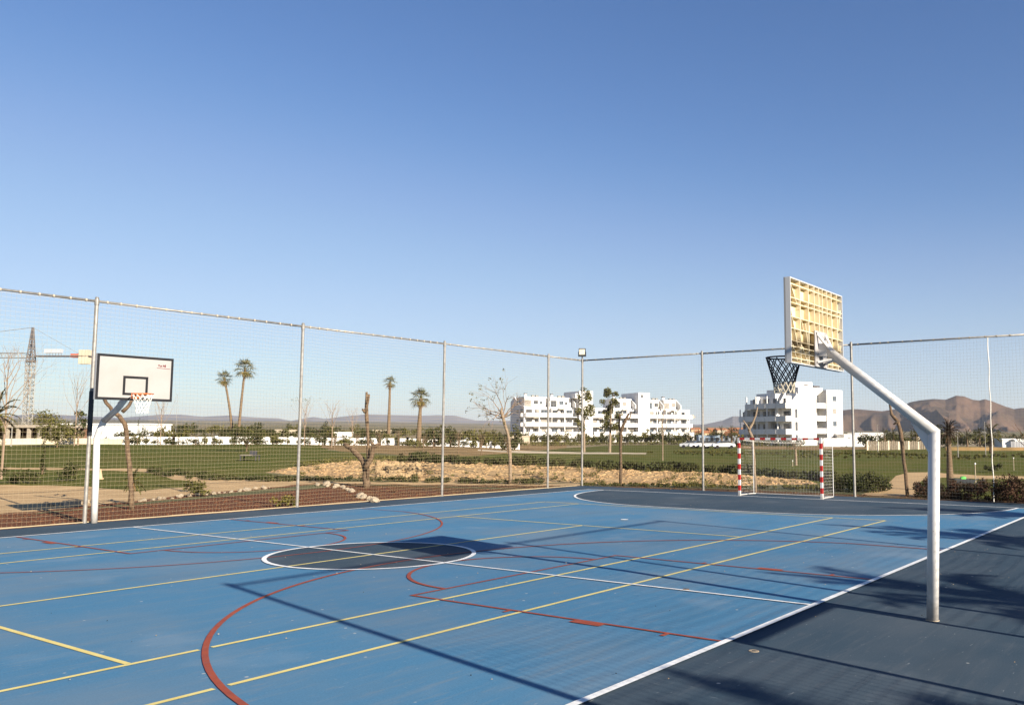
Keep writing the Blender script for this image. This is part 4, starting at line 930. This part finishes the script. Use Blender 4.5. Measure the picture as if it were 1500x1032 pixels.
def frame_building():
    p = at(38, 104); t = thing('frame_building', 'unfinished single storey concrete frame under the tower crane', 'building', p, YAW-math.pi/2-R(6)+R(90)*0)
    # x to the right, y away
    for k in range(9): MB().box(-5+k*1.15, -4.75+k*1.15, -.15, .15, -1, 1.55).build('column', m_conc, t)
    MB().box(-5.4, 4.9, -.3, 3.3, 1.55, 1.85).build('roof_slab', m_conc, t)
    MB().box(-5.4, 4.7, 3.0, 3.25, -1, 1.549).build('back_wall', mat('brown_brick_infill', (.22, .12, .08), .9, (.14, .08, .05), 3), t)
    for k in range(18): MB().box(-5.1+k*.55, -4.95+k*.55, 2.1, 2.3, -1, 1.549).build('prop', m_tim, t)
frame_building()
def shed(name, label, px, d, w_, dp, h, m, cat='building', roof=None, wins=0, rz=0, pitched=0):
    t = thing(name, label, cat, at(px, d), YAW-math.pi/2+rz)
    MB().box(-w_/2, w_/2, 0, dp, -1, h).build('wall', m, t)
    if pitched: b = MB(); b.add([(-w_/2-.2,-.2,h),(w_/2+.2,-.2,h),(w_/2+.2,dp+.2,h),(-w_/2-.2,dp+.2,h),(-w_/2-.2,dp/2,h+pitched),(w_/2+.2,dp/2,h+pitched)], [(0,1,5,4),(2,3,4,5),(0,4,3),(1,2,5),(3,2,1,0)]); b.build('roof', roof or m, t)
    else: MB().box(-w_/2-.15, w_/2+.15, -.15, dp+.15, h, h+.25).build('roof', roof or m, t)
    for k in range(wins):
        x = -w_/2+w_*(k+.5)/wins; f = MB().box(x-.45, x+.45, -.04, .0, h*.38, h*.38+1.1).build('window', m_frame, t); MB().box(x-.38, x+.38, -.055, -.041, h*.38+.06, h*.38+1.04).build('pane', m_glass, f)
    return t
shed('long_white_shed', 'long low white building beyond the left lawn behind the first stand', 160, 175, 15, 8, 2.9, m_wallw)
shed('white_house', 'small white house at the end of the long white building', 222, 190, 4.5, 5, 1.6, m_wallw)
shed('white_house', 'small white flat roofed hut right of the second fence post', 502, 190, 3.2, 4, 1.7, m_wallw)
shed('white_house', 'small cream hut left of the thin leaning bare tree', 683, 108, .9, 1.5, .85, m_wallw)
shed('white_house', 'two storey white villa with dark windows right of the right apartments', 1272, 235, 7.5, 7, 3.0, m_wallw, wins=3)
shed('white_house', 'white villa half hidden by palms right of the ramp', 1248, 232, 5, 7, 2.6, m_wallw, wins=2)
shed('white_house', 'white gatehouse at the far right behind the lawn', 1472, 205, 2.6, 4, 1.6, m_wallw)
shed('white_house', 'white wall block with roof at the right edge', 1497, 205, 4.5, 4, 1.5, m_wallw)
shed('blue_shed', 'blue glazed low building between the two apartment blocks', 1038, 232, 5.5, 6, 2.3, mat('blue_grey_cladding', (.18, .26, .36), .5, (.3, .35, .4), 1.5, 3), wins=4)
shed('grey_shed', 'dark grey low building right of the blue one', 1062, 236, 5.5, 6, 2.2, mat('grey_cladding', (.20, .22, .25), .6), wins=3)
m_terra = mat('terracotta_tiles', (.36, .16, .08), .9, (.28, .12, .06), 2)
m_ochre = mat('ochre_render', (.50, .33, .18), .9, (.60, .45, .28), .5)
qv = random.Random(77)
for k in range(16):
    px = 1016+k*5.2+qv.uniform(-2, 2); d = qv.uniform(420, 620)
    shed('village_house', 'small ochre village house with tiled roof between the apartment blocks', px, d, qv.uniform(3.5, 7), 6, qv.uniform(2.4, 5), qv.choice([m_ochre, m_walls, m_terra]), 'house', m_terra, pitched=1.2, rz=qv.uniform(-.5, .5))['group'] = 'village houses between the apartments'
for px, d, w_, lb in ((1350,260,8,'low pale farm shed left of the white pole top'),(1428,300,10,'long pale farm roof under the big mountain'),(760,240,9,'grey shed behind the bare leaning tree'),(1000,300,9,'cream shed right of the left apartments'),(420,330,10,'pale farm house on the plain left of the second fence post'),(560,340,9,'pale farm house on the plain behind the single palm'),(665,330,8,'pale farm house on the plain right of the middle post')):
    shed('farm_shed', lb, px, d, w_*.6, 6, 1.9, m_walls, 'shed')
# slatted park fence on the right, each board a part
t = thing('board_fence', 'pale slatted boundary fence between the ramp and the white pole', 'fence', at(1270, 150), 0)
p0, p1 = at(1266, 150), at(1365, 165); n = 34; dirv = (p1-p0); a = math.atan2(dirv.y, dirv.x); t.rotation_euler = (0, 0, a); t.location = p0
q = random.Random(3); m_brd = mat('grey_weathered_boards', (.20, .165, .12), .9, (.12, .10, .075), 3)
L_ = dirv.length
for k in range(n): MB().box(L_*k/n, L_*(k+.8)/n, 0, .04, -.2, 1.45+q.uniform(-.06, .1)).build('board', m_brd if k % 5 else m_walls, t)
wallrun('garden_wall', 'low pink brown boundary wall right of the white pole', [(1380, 150), (1460, 155), (1560, 160)], .55, .2, m_orch)
t = thing('garage_gate', 'grey panelled gate between white walls at the right edge', 'gate', at(1485, 200), YAW-math.pi/2)
for k in range(6): MB().box(-1.4+k*.5, -1.4+k*.5+.44, 0, .05, 0, 1.35).build('panel', m_frame, t)
# white ramp by the right apartments
t = thing('white_ramp', 'white walled ramp rising to the right apartments', 'ramp', at(1236, 205), YAW-math.pi/2)
b = MB(); b.add([(-5,0,-.5),(5.6,0,-.5),(5.6,0,.1),(2.2,0,1.9),(-5,0,1.9),(-5,.4,-.5),(5.6,.4,-.5),(5.6,.4,.1),(2.2,.4,1.9),(-5,.4,1.9)], [(0,1,2,3,4),(9,8,7,6,5),(2,7,8,3),(3,8,9,4),(0,4,9,5)]); b.build('ramp_wall', m_wallw, t)
b = MB().box(-4.4, 1.8, .41, 4.5, -.5, 1.2); b.build('ramp_deck', m_conc, t)
# poles
for px, d, h, lb in ((1016, 180, 4.6, 'thin power pole right of the left apartments'),(263, 200, 9.5, 'very thin mast above the hills left of the twin palms'),(1282, 120, 3.6, 'thin lamp post above the slatted fence'),(1438, 100, 3.6, 'thin lamp post right of the white pole'),(25, 90, 4.0, 'thin lamp post left of the crane mast'),(1398, 90, 2.6, 'short thin lamp post beside the dark palm')):
    t = thing('lamp_post', lb, 'lamp post', at(px, d)); MB().tube([(0, 0, 0), (0, 0, h)], [.05, .03], 6).build('mast', m_crane, t); MB().box(-.25, .05, -.04, .04, h, h+.05).build('lamp_head', m_crane, t)

# ------------------------------------------------------------------ tower crane
def lattice(b, A, B, w0, w1, n, r, mi=0):
    A = Vector(A); B = Vector(B); d = (B-A).normalized(); x = d.orthogonal().normalized(); y = d.cross(x)
    if abs(d.z) > .9: x, y = Vector((1, 0, 0)), Vector((0, 1, 0))
    else: x, y = Vector((0, 1, 0)), Vector((0, 0, 1))
    C = lambda i, k: A.lerp(B, i/n)+(x*(-1, 1, 1, -1)[k]+y*(-1, -1, 1, 1)[k])*(w0+(w1-w0)*i/n)/2
    for k in range(4):
        b.tube([C(0, k), C(n, k)], r, 4, mi, False)
        for i in range(n):
            k2 = (k+1) % 4; b.tube([C(i, k), C(i+1, k2)] if i % 2 else [C(i, k2), C(i+1, k)], r*.7, 3, mi, False); b.tube([C(i, k), C(i, k2)], r*.7, 3, mi, False)
p = at(46, 200); t = thing('tower_crane', 'tower crane with lattice mast and a cream counterweight at the left of the photo', 'crane', p, YAW-math.pi/2)
zj = (639.3-541)/FPX*200+CAM[2]-p.z; za = (639.3-506)/FPX*200+CAM[2]-p.z
b = MB(); lattice(b, (0, 0, 0), (0, 0, zj-1.2), 1.15, 1.15, 20, .085); b.build('mast', m_crane, t)
b = MB(); lattice(b, (0, 0, zj-1.2), (0, 0, za), 1.15, .2, 7, .11); b.box(-.65, .65, -.65, .65, zj-1.3, zj-.9); b.build('tower_head', m_craned, t)
b = MB().box(.9, 11.4, -.6, .6, zj-.22, zj+.02); b.build('counter_jib', m_craned, t)
MB().box(2.6, 5.9, -.3, .3, zj+.5, zj+1.25).build('sign_board', mat('pale_grey_sheet', (.4, .41, .43), .5), t)
b = MB(); [b.tube([(3+k*.55, 0, zj), (3+k*.55, 0, zj+.5)], .04, 4) for k in range(6)]; b.build('sign_frame', m_craned, t)
MB().box(7.8, 9.2, -.5, .5, zj-.35, zj+.35).build('winch', mat('faded_red_paint', (.40, .10, .06), .6), t)
for k in range(3): MB().box(9.4+k*.62, 9.95+k*.62, -.6, .6, zj-1.6, zj+1.1).build('counterweight', m_walls, t)
b = MB(); lattice(b, (-.9, 0, zj), (-44, 0, zj+.2), .9, .7, 34, .05); b.build('jib', m_crane, t)
b = MB().tube([(0, 0, za), (-36, 0, zj+.8)], .05, 4).tube([(0, 0, za), (9.8, 0, zj)], .03, 4); b.build('tie_rods', m_crane, t)

# ------------------------------------------------------------------ cars
def car(label, px, d, rz, m):
    t = thing('parked_car', label, 'car', at(px, d), rz)
    prof = [(-2.1,.35),(-2.15,.7),(-2.0,.85),(-1.3,.92),(-.9,.95),(.9,.98),(1.9,.92),(2.1,.75),(2.1,.35)]
    b = MB(); n = len(prof); b.add([(x, -.85, z) for x, z in prof]+[(x, .85, z) for x, z in prof], [tuple(range(n)), tuple(range(2*n-1, n-1, -1))]+[(i, i+n, (i+1) % n+n, (i+1) % n) for i in range(n)]); b.build('body', m, t)
    c = [(-1.25,.93),(-.6,1.38),(.9,1.42),(1.65,.97)]; b = MB(); b.add([(x, -.72, z) for x, z in c]+[(x, .72, z) for x, z in c], [(0,1,2,3),(7,6,5,4)]+[(i, i+4, (i+1) % 4+4, (i+1) % 4) for i in range(4)]); b.build('windows', m_glass, t)
    MB().add([(-.62,-.73,1.385),(.92,-.73,1.425),(.92,.73,1.425),(-.62,.73,1.385)], [(0,1,2,3)]).build('roof', m, t)
    for x in (-1.35, 1.35):
        for y in (-.86, .74): MB().tube([(x, y, .32), (x, y+.12, .32)], .32, 14).build('wheel', m_black, t)
m_carw = mat('white_car_paint', (.75, .75, .75), .2, spec=.6); m_carg = mat('silver_car_paint', (.35, .36, .38), .25, spec=.6)
for a in (('white car parked left of the far fence post gap', 1024, 172, YAW-1.5, m_carw), ('white van-like car parked just right of the far fence post', 1040, 170, YAW-1.7, m_carw), ('white car parked furthest right before the grey building', 1058, 168, YAW-1.45, m_carw), ('silver car behind the lawn right of the left apartments', 1010, 175, YAW-1.6, m_carg)): car(*a)

# ------------------------------------------------------------------ apartment blocks
def win_meshes():
    out = {}
    for nm, w_, h in (('win', 1.5, 1.25), ('door', 2.2, 2.15), ('small', .9, 1.0), ('tall', .9, 2.1)):
        b = MB().box(-w_/2, w_/2, -.05, .04, 0, .06).box(-w_/2, w_/2, -.05, .04, h-.06, h).box(-w_/2, -w_/2+.06, -.05, .04, .06, h-.06).box(w_/2-.06, w_/2, -.05, .04, .06, h-.06).box(-.03, .03, -.05, .04, .06, h-.06)
        f = bpy.data.meshes.new('window'); f.from_pydata(b.v, [], b.f); f.materials.append(m_frame)
        b = MB().box(-w_/2+.06, w_/2-.06, -.02, .02, .06, h-.06); g = bpy.data.meshes.new('pane'); g.from_pydata(b.v, [], b.f); g.materials.append(m_glass); out[nm] = (f, g)
    return out
WM = win_meshes()
for k_, (f_, g_) in list(WM.items()):
    pale = g_.copy(); pale.materials[0] = mat('drawn_pale_curtain', (.34, .31, .27), .7, (.22, .20, .17), 2); half = g_.copy(); half.materials[0] = mat('painted_sky_reflection', (.10, .13, .16), .15, (.03, .035, .04), 1.2, 2, spec=.6)  # last variant: blue-grey sky reflection painted into the pane's base colour
    WM[k_] = (f_, [g_, g_, g_, pale, half])
_wq = random.Random(12)
def window(parent, kind, x, y, z, rz=0):
    f, g = WM[kind]; o = link('window', f, parent, (x, y, z)); o.rotation_euler = (0, 0, rz); link('pane', _wq.choice(g), o)
m_shutter = mat('grey_beige_awning', (.42, .38, .30), .8)
def apartments_left():
    p = at(750, 292); p = at(771, 285)
    ang = R(-30+0)+0
    t = thing('apartment_block', 'long white stepped apartment block with balconies behind the corner fence post', 'building', (p.x, p.y, p.z+2.1), R(-28)); t.scale = (1.0, 1, 1)
    FHt = 3.05; Lx = 58.0; q = random.Random(4)
    # modules along x: (x0, x1, storeys, setback)
    mods = [(0, 9.5, 4, 0), (9.5, 19, 4, .8), (19, 24, 5, -.3), (24, 33, 4, .6), (33, 41.5, 4, 0), (41.5, 46, 5, -.3), (46, 53, 4, .5), (53, 60, 4, .2), (60, 64.5, 3, 1.2)]
    for i, (x0, x1, ns, sb) in enumerate(mods):
        body = ns-1 if ns == 4 else ns
        H = body*FHt
        if ns == 5:
            MB().box(x0, x1, sb, 12, -3, 4*FHt+2.4).build('stair_tower', m_wallw, t)
            window(t, 'small', x0+1.4, sb-.01, 4*FHt+.7)
            if i == 2:
                MB().box(x0-1.2, x0-.003, sb+.5, 8, 4*FHt, 4*FHt+1.6).build('roof_parapet', m_wallw, t)
            continue
        MB().box(x0, x1, sb+1.9, 12, -3, H).build('wall', m_wallw, t)
        # penthouse, set back, with sloped fin walls
        if ns == 4 and i != 3:
            MB().box(x0+.6, x1-1.4, sb+2.6, 11, H, H+2.9).build('penthouse', m_wallw, t)
            for kx, kd in ((x0+1.8, 'door'), (x0+4.6, 'win'), (x0+6.4, 'small')):
                if kx < x1-2.2: window(t, kd, kx, sb+2.58, H+(.1 if kd == 'door' else .9))
            b = MB(); xs_ = x1-.9; b.add([(xs_, sb+.3, H), (xs_, sb+6, H), (xs_, sb+6, H+3.2), (xs_, sb+3.4, H+3.2), (xs_, sb+.3, H+1.3), (xs_+.3, sb+.3, H), (xs_+.3, sb+6, H), (xs_+.3, sb+6, H+3.2), (xs_+.3, sb+3.4, H+3.2), (xs_+.3, sb+.3, H+1.3)], [(0, 1, 2, 3, 4), (9, 8, 7, 6, 5), (0, 4, 9, 5), (4, 3, 8, 9), (3, 2, 7, 8), (1, 6, 7, 2)]); b.build('fin_wall', m_wallw, t)
            MB().box(x0+.4, x1-1.2, sb+2.4, 11.2, H+2.9, H+3.3).build('roof_parapet', m_wallw, t)
            ch = MB().box(x0+2, x0+2.7, 6, 6.7, H+3.3, H+4.3).build('chimney', m_wallw, t); MB().box(x0+1.9, x0+2.8, 5.9, 6.8, H+4.32, H+4.6).build('chimney_cap', m_craned, ch)
            for u in (4.2, 5.6):
                if x0+u+1.2 < x1: MB().box(x0+u, x0+u+.9, 5, 5.8, H+3.3, H+3.95).build('air_unit', m_crane, t)
        for f in range(body):
            z = f*FHt
            # floor slab and solid balcony front
            if f > 0:
                MB().box(x0+.1, x1-.1, sb+.0, sb+1.899, z-.28, z).build('balcony_slab', m_wallw, t)
                bx1 = x1-.15; bx0 = x0+.15; gap = q.choice([0, 1.8, 0, 0])
                MB().box(bx0, bx1-gap, sb-.14, sb-.003, z-.28, z+1.05).build('balcony_front', m_wallw, t)
                if gap: MB().box(bx1-gap+.02, bx1, sb-.08, sb-.05, z+.0, z+1.0).build('glass_rail', m_glass, t)
                MB().box(x0-.05, x0+.12, sb-.16, sb+1.9, z-.3, z+FHt-.32 if i % 2 else z+1.06).build('side_wall', m_wallw, t)
            else:
                MB().box(x0+.2, x1-.4, sb-1.6, sb-1.45, -3, 1.1).build('garden_wall', m_wallw, t)
            kinds = [('door', 1.9), ('win', 4.7), ('door', 7.2)]
            if q.random() < .4: kinds = [('win', 1.7), ('door', 4.3), ('win', 7.2)]
            for kd, u in kinds:
                if x0+u+1.2 < x1+.2: window(t, kd, x0+u, sb+1.87, z+(.05 if kd == 'door' else .95))
            if q.random() < .35: MB().box(x0+3, x0+5.2, sb+.5, sb+1.7, z+FHt-.7, z+FHt-.42).build('awning', m_shutter, t)
            # pillar to carry the balconies
            MB().box(x0+(x1-x0)*.5-.12, x0+(x1-x0)*.5+.12, sb+.05, sb+.3, z+(1.06 if f else -3), z+FHt-.285).build('pillar', m_wallw, t)
    for i, (x0, x1, ns, sb) in enumerate(mods):
        if ns == 5: continue
        for f in range(1, ns-1 if ns == 4 else ns):
            if q.random() < .6: MB().tube([(x0+.3, sb-.08, f*FHt+1.25), (x1-.3, sb-.08, f*FHt+1.25)], .03, 5).build('handrail', m_frame, t)
            u = q.uniform(1, 7); MB().box(x0+u, x0+u+.5, sb+.5, sb+.9, f*FHt, f*FHt+q.uniform(1.1, 1.5)).build('balcony_furniture', q.choice([m_shutter, m_frame, m_leafd]), t)
            if q.random() < .5: MB().box(x0+u+1.2, x0+u+1.9, sb+1.5, sb+1.88, f*FHt+.2, f*FHt+.8).build('air_unit', m_crane, t)
    # left gable: shaded end wall with stacked loggia windows and a stepped top
    b = MB(); b.add([(-.35, 0.6, -3), (-.35, 12.5, -3), (-.35, 12.5, 11.0), (-.35, 9.2, 12.6), (-.35, 5.2, 9.4+.6), (-.35, .6, 9.2), (-.03, 0.6, -3), (-.03, 12.5, -3), (-.03, 12.5, 11.0), (-.03, 9.2, 12.6), (-.03, 5.2, 10.0), (-.03, .6, 9.2)],
        [(0, 5, 4, 3, 2, 1), (6, 7, 8, 9, 10, 11), (0, 6, 11, 5), (5, 11, 10, 4), (4, 10, 9, 3), (3, 9, 8, 2), (2, 8, 7, 1)]); b.build('gable_wall', m_wallw, t)
    for f in range(4):
        window(t, 'win', -.38, 6.0, f*FHt+.9, R(-90)); 
        if f < 3: window(t, 'door', -.38, 2.6, f*FHt+.1, R(-90)); MB().box(-1.2, -.36, 1.2, 4.2, f*FHt-.2, f*FHt+.95).build('end_balcony', m_wallw, t)
apartments_left()
def apartments_right():
    p = at(1158, 228); t = thing('apartment_block', 'white five storey apartment block with a shaded balcony side left of the white pole', 'building', (p.x, p.y, p.z-.4), R(-20)); t.scale = (.98, 1, 1.09)
    # +x: along the sunlit end wall to the right and back; +y: along the shaded front, to the left and back
    FHt = 3.0; q = random.Random(9)
    # sunlit end
    b = MB()
    b.add([(0, 0, 0), (9.4, 0, 0), (9.4, 0, 12.0), (12.0, 0, 13.3), (12.0, 0, 14.0), (2.6, 0, 14.0), (2.6, 0, 11.6), (0.9, 0, 10.4), (.9, 0, 9.3), (0, 0, 9.3)], [tuple(range(10))])
    k = len(b.v); b.v += [(x, 5.5, z) for x, _, z in b.v[:k]]; b.f.append(tuple(range(2*k-1, k-1, -1))); b.m.append(0)
    for i in range(k): b.f.append((i, i+k, (i+1) % k+k, (i+1) % k)); b.m.append(0)
    # keep the sloped end above the recess clear of the ground storeys
    b.build('end_wall', m_wallw, t)
    MB().box(2.6, 9.0, .8, 6.5, 14.003, 15.3).build('stair_head', m_wallw, t)
    MB().box(5.6, 7.2, .72, .79, 14.5, 14.75).build('vent_slot', m_craned, t)
    MB().box(9.41, 12.9, 2.4, 9, 0, 14.3).build('recess_wall', m_wallw, t)
    MB().box(12.9, 19.2, -.6, 9, 0, 13.6).build('wing_tower', m_wallw, t)
    MB().box(10.4, 12.8, 1.5, 2.4, 14.305, 14.6).build('vent_cap', m_craned, t)
    for f in range(4):
        z = f*FHt+.4
        window(t, 'win', 15.9, -.62, z+.9+.6)
        window(t, 'door', 11.2, 2.36, z+.1)
        if f > 0: MB().box(9.42, 12.89, -.1, 2.39, z-.25, z).build('balcony_slab', m_wallw, t); MB().box(9.42, 12.89, -.22, -.103, z-.25, z+1.0).build('balcony_front', m_wallw, t)
        if f < 3: window(t, 'tall', 1.7, -.02, z+.4)
    # shaded balcony front stepping back and down
    steps = [(0, 3.6, 11.2), (3.6, 7.2, 12.6), (7.2, 10.8, 12.0), (10.8, 14.6, 11.2), (14.6, 17.0, 8.6)]
    for i, (y0, y1, H) in enumerate(steps):
        MB().box(.003, 12, y0 if i > 1 else 5.51, y1 if i > 1 else 7.19, 0, H if i else 9.3).build('wall', m_wallw, t)
        # sloped parapet fins with sunlit tops
        b = MB(); zz = 9.0
        b.add([(-.6, y0+.2, zz), (6.0, y0+.2, zz), (6.0, y0+.2, H+1.9), (3.4, y0+.2, H+1.9), (-.6, y0+.2, zz+.9)], [(0, 1, 2, 3, 4)]); k = 5; b.v += [(x, y0+.5, z) for x, _, z in b.v[:5]]; b.f.append((9, 8, 7, 6, 5)); b.m.append(0)
        for j in range(5): b.f.append((j, j+5, (j+1) % 5+5, (j+1) % 5)); b.m.append(0)
        if i < 4: b.build('fin_wall', m_wallw, t)
        if i < 4: MB().box(2.4, 6.5, y0+.51, y1, H-.01 if i else 9.31, H+1.6).build('penthouse', m_wallw, t)
        for f in range(4 if i < 4 else 3):
            z = f*FHt+.2
            if f > 0:
                MB().box(-2.0, 0, y0+.15, y1-.15, z-.25, z).build('balcony_slab', m_wallw, t)
                MB().box(-2.12, -2.003, y0+.1, y1-.1, z-.25, z+1.0).build('balcony_front', m_wallw, t)
                MB().box(-2.0, 0, y0+.02, y0+.14, z-.25, z+(2.7 if (i+f) % 3 == 0 else 1.0)).build('side_wall', m_wallw, t)
            MB().box(-2.0, -1.75, y1-.6, y1-.35, z+(1.0 if f else -.2), z+2.75).build('pillar', m_wallw, t)
            for u, kd in ((1.6, 'door'),):
                window(t, kd, -.04, y0+u, z+(.05 if kd == 'door' else .9), R(-90))
apartments_right()

# ------------------------------------------------------------------ trees along the plain
def clump_variants(n, m):
    out = []
    for k in range(n):
        q = random.Random(200+k); cl = []
        for _ in range(16):
            a = q.uniform(0, 6.28); rr = q.random()**.5; cl.append((math.cos(a)*rr*.9, math.sin(a)*rr*.9, q.uniform(.45, 1.6)*(1-.35*rr), q.uniform(.25, .45)))
        b = leafmesh(cl, 520, .12, 300+k); me = bpy.data.meshes.new('crown'); me.from_pydata(b.v, [], b.f); me.materials.append(m); out.append(me)
    return out
CV = clump_variants(4, m_leafd)+clump_variants(3, m_leaf)
bt = MB().tube([(0, 0, -.2), (.02, 0, .5), (0, .03, 1.1)], [.09, .07, .03], 6); TRK = bpy.data.meshes.new('trunk'); TRK.from_pydata(bt.v, [], bt.f); TRK.materials.append(m_bark)
def dtree(px, d, h, w_, k, label, group):
    p = at(px, d); t = thing('park_tree', label, 'tree', p, k*1.7, group); s = h/1.75
    o = link('crown', CV[k % 7], t); o.scale = (w_/2.2, w_/2.2, s); o2 = link('trunk', TRK, t); o2.scale = (s, s, s)
q = random.Random(31)
for k in range(34): dtree(190+k*15+q.uniform(-6, 6), q.uniform(112, 150), q.uniform(1.3, 2.6), q.uniform(1.4, 3.0), k, 'small round tree beyond the long pale wall', 'trees beyond the long pale wall')
for k in range(44): dtree(150+k*14+q.uniform(-6, 6), q.uniform(98, 103), q.uniform(.6, 1.5), q.uniform(.5, 1.9), k, 'small garden bush standing against the long pale wall', 'bushes against the long pale wall')
for k in range(60): dtree(-20+k*13.5+q.uniform(-6, 6), q.uniform(260, 420), q.uniform(2.4, 5.2), q.uniform(4, 9), k, 'distant dark tree on the plain under the left hills', 'distant trees on the left plain')
for k in range(10): dtree(640+k*13+q.uniform(-4, 4), q.uniform(90, 118), q.uniform(1.6, 3.2), q.uniform(1.6, 3.2), k, 'bushy tree between the shaggy palm and the left apartments', 'trees left of the left apartments')
for k in range(46): dtree(752+k*5.8+q.uniform(-3, 3), q.uniform(245, 268), q.uniform(2.2, 4.4), q.uniform(2.2, 4.6), k, 'garden tree at the foot of the left apartments', 'garden trees at the left apartments')
for k in range(16): dtree(1012+k*6+q.uniform(-3, 3), q.uniform(240, 400), q.uniform(2.6, 5.0), q.uniform(3, 5), k, 'dark tree among the village houses', 'trees among the village houses')
for k in range(38): dtree(1238+k*8+q.uniform(-3, 3), q.uniform(190, 330), q.uniform(2.2, 4.4), q.uniform(3, 6), k, 'tree or bush on the plain under the big mountain', 'trees under the big mountain')
for k in range(12): dtree(1070+k*9+q.uniform(-3, 3), q.uniform(200, 214), q.uniform(1.2, 2.4), q.uniform(1.4, 2.4), k, 'garden bush in front of the right apartments', 'garden bushes at the right apartments')
for k in range(9):   # orchard stumps and saplings
    px = 500+k*30+q.uniform(-8, 8); sapling('short bare orchard tree on the brown earth before the pale wall', px, q.uniform(66, 88), q.uniform(.9, 1.5), 1.6, 400+k, m_bark, 1, 0, 'bare orchard trees')
pp = palm('date_palm', 'low feather palm among the trees under the big mountain', 1292, 200, 2.6, 1.9, 39, (0, 0), 20, 2, .2, feather=True, group='palms under the big mountain')
for px, d, s in ((1305, 215, 1.0), (1318, 190, .9), (1338, 205, 1.1), (1412, 190, .9), (1430, 230, 1.1), (1345, 180, .8), (1070, 235, 1.2), (1056, 230, 1.2), (1008, 225, .9)):
    dup(pp, at(px, d), px*.7, s, None if px > 1200 else 'low feather palm between the two apartment blocks', None if px > 1200 else 'palms between the apartment blocks')

# ------------------------------------------------------------------ haze over the far plain
HAZE = 5e-5
b = MB().box(-13000, 13500, -13000, 13500, -3, 420); hz = b.build('haze', [])
mh = bpy.data.materials.new('haze_air'); mh.use_nodes = True; T = mh.node_tree; T.nodes.clear()
o_ = T.nodes.new('ShaderNodeOutputMaterial'); pv = T.nodes.new('ShaderNodeVolumePrincipled'); pv.inputs['Color'].default_value = (.78, .86, 1.0, 1); pv.inputs['Density'].default_value = HAZE; pv.inputs['Anisotropy'].default_value = .2
T.links.new(pv.outputs[0], o_.inputs['Volume']); hz.data.materials.append(mh); tag(hz, 'pale blue haze over the plain and far hills', 'haze', kind='stuff')
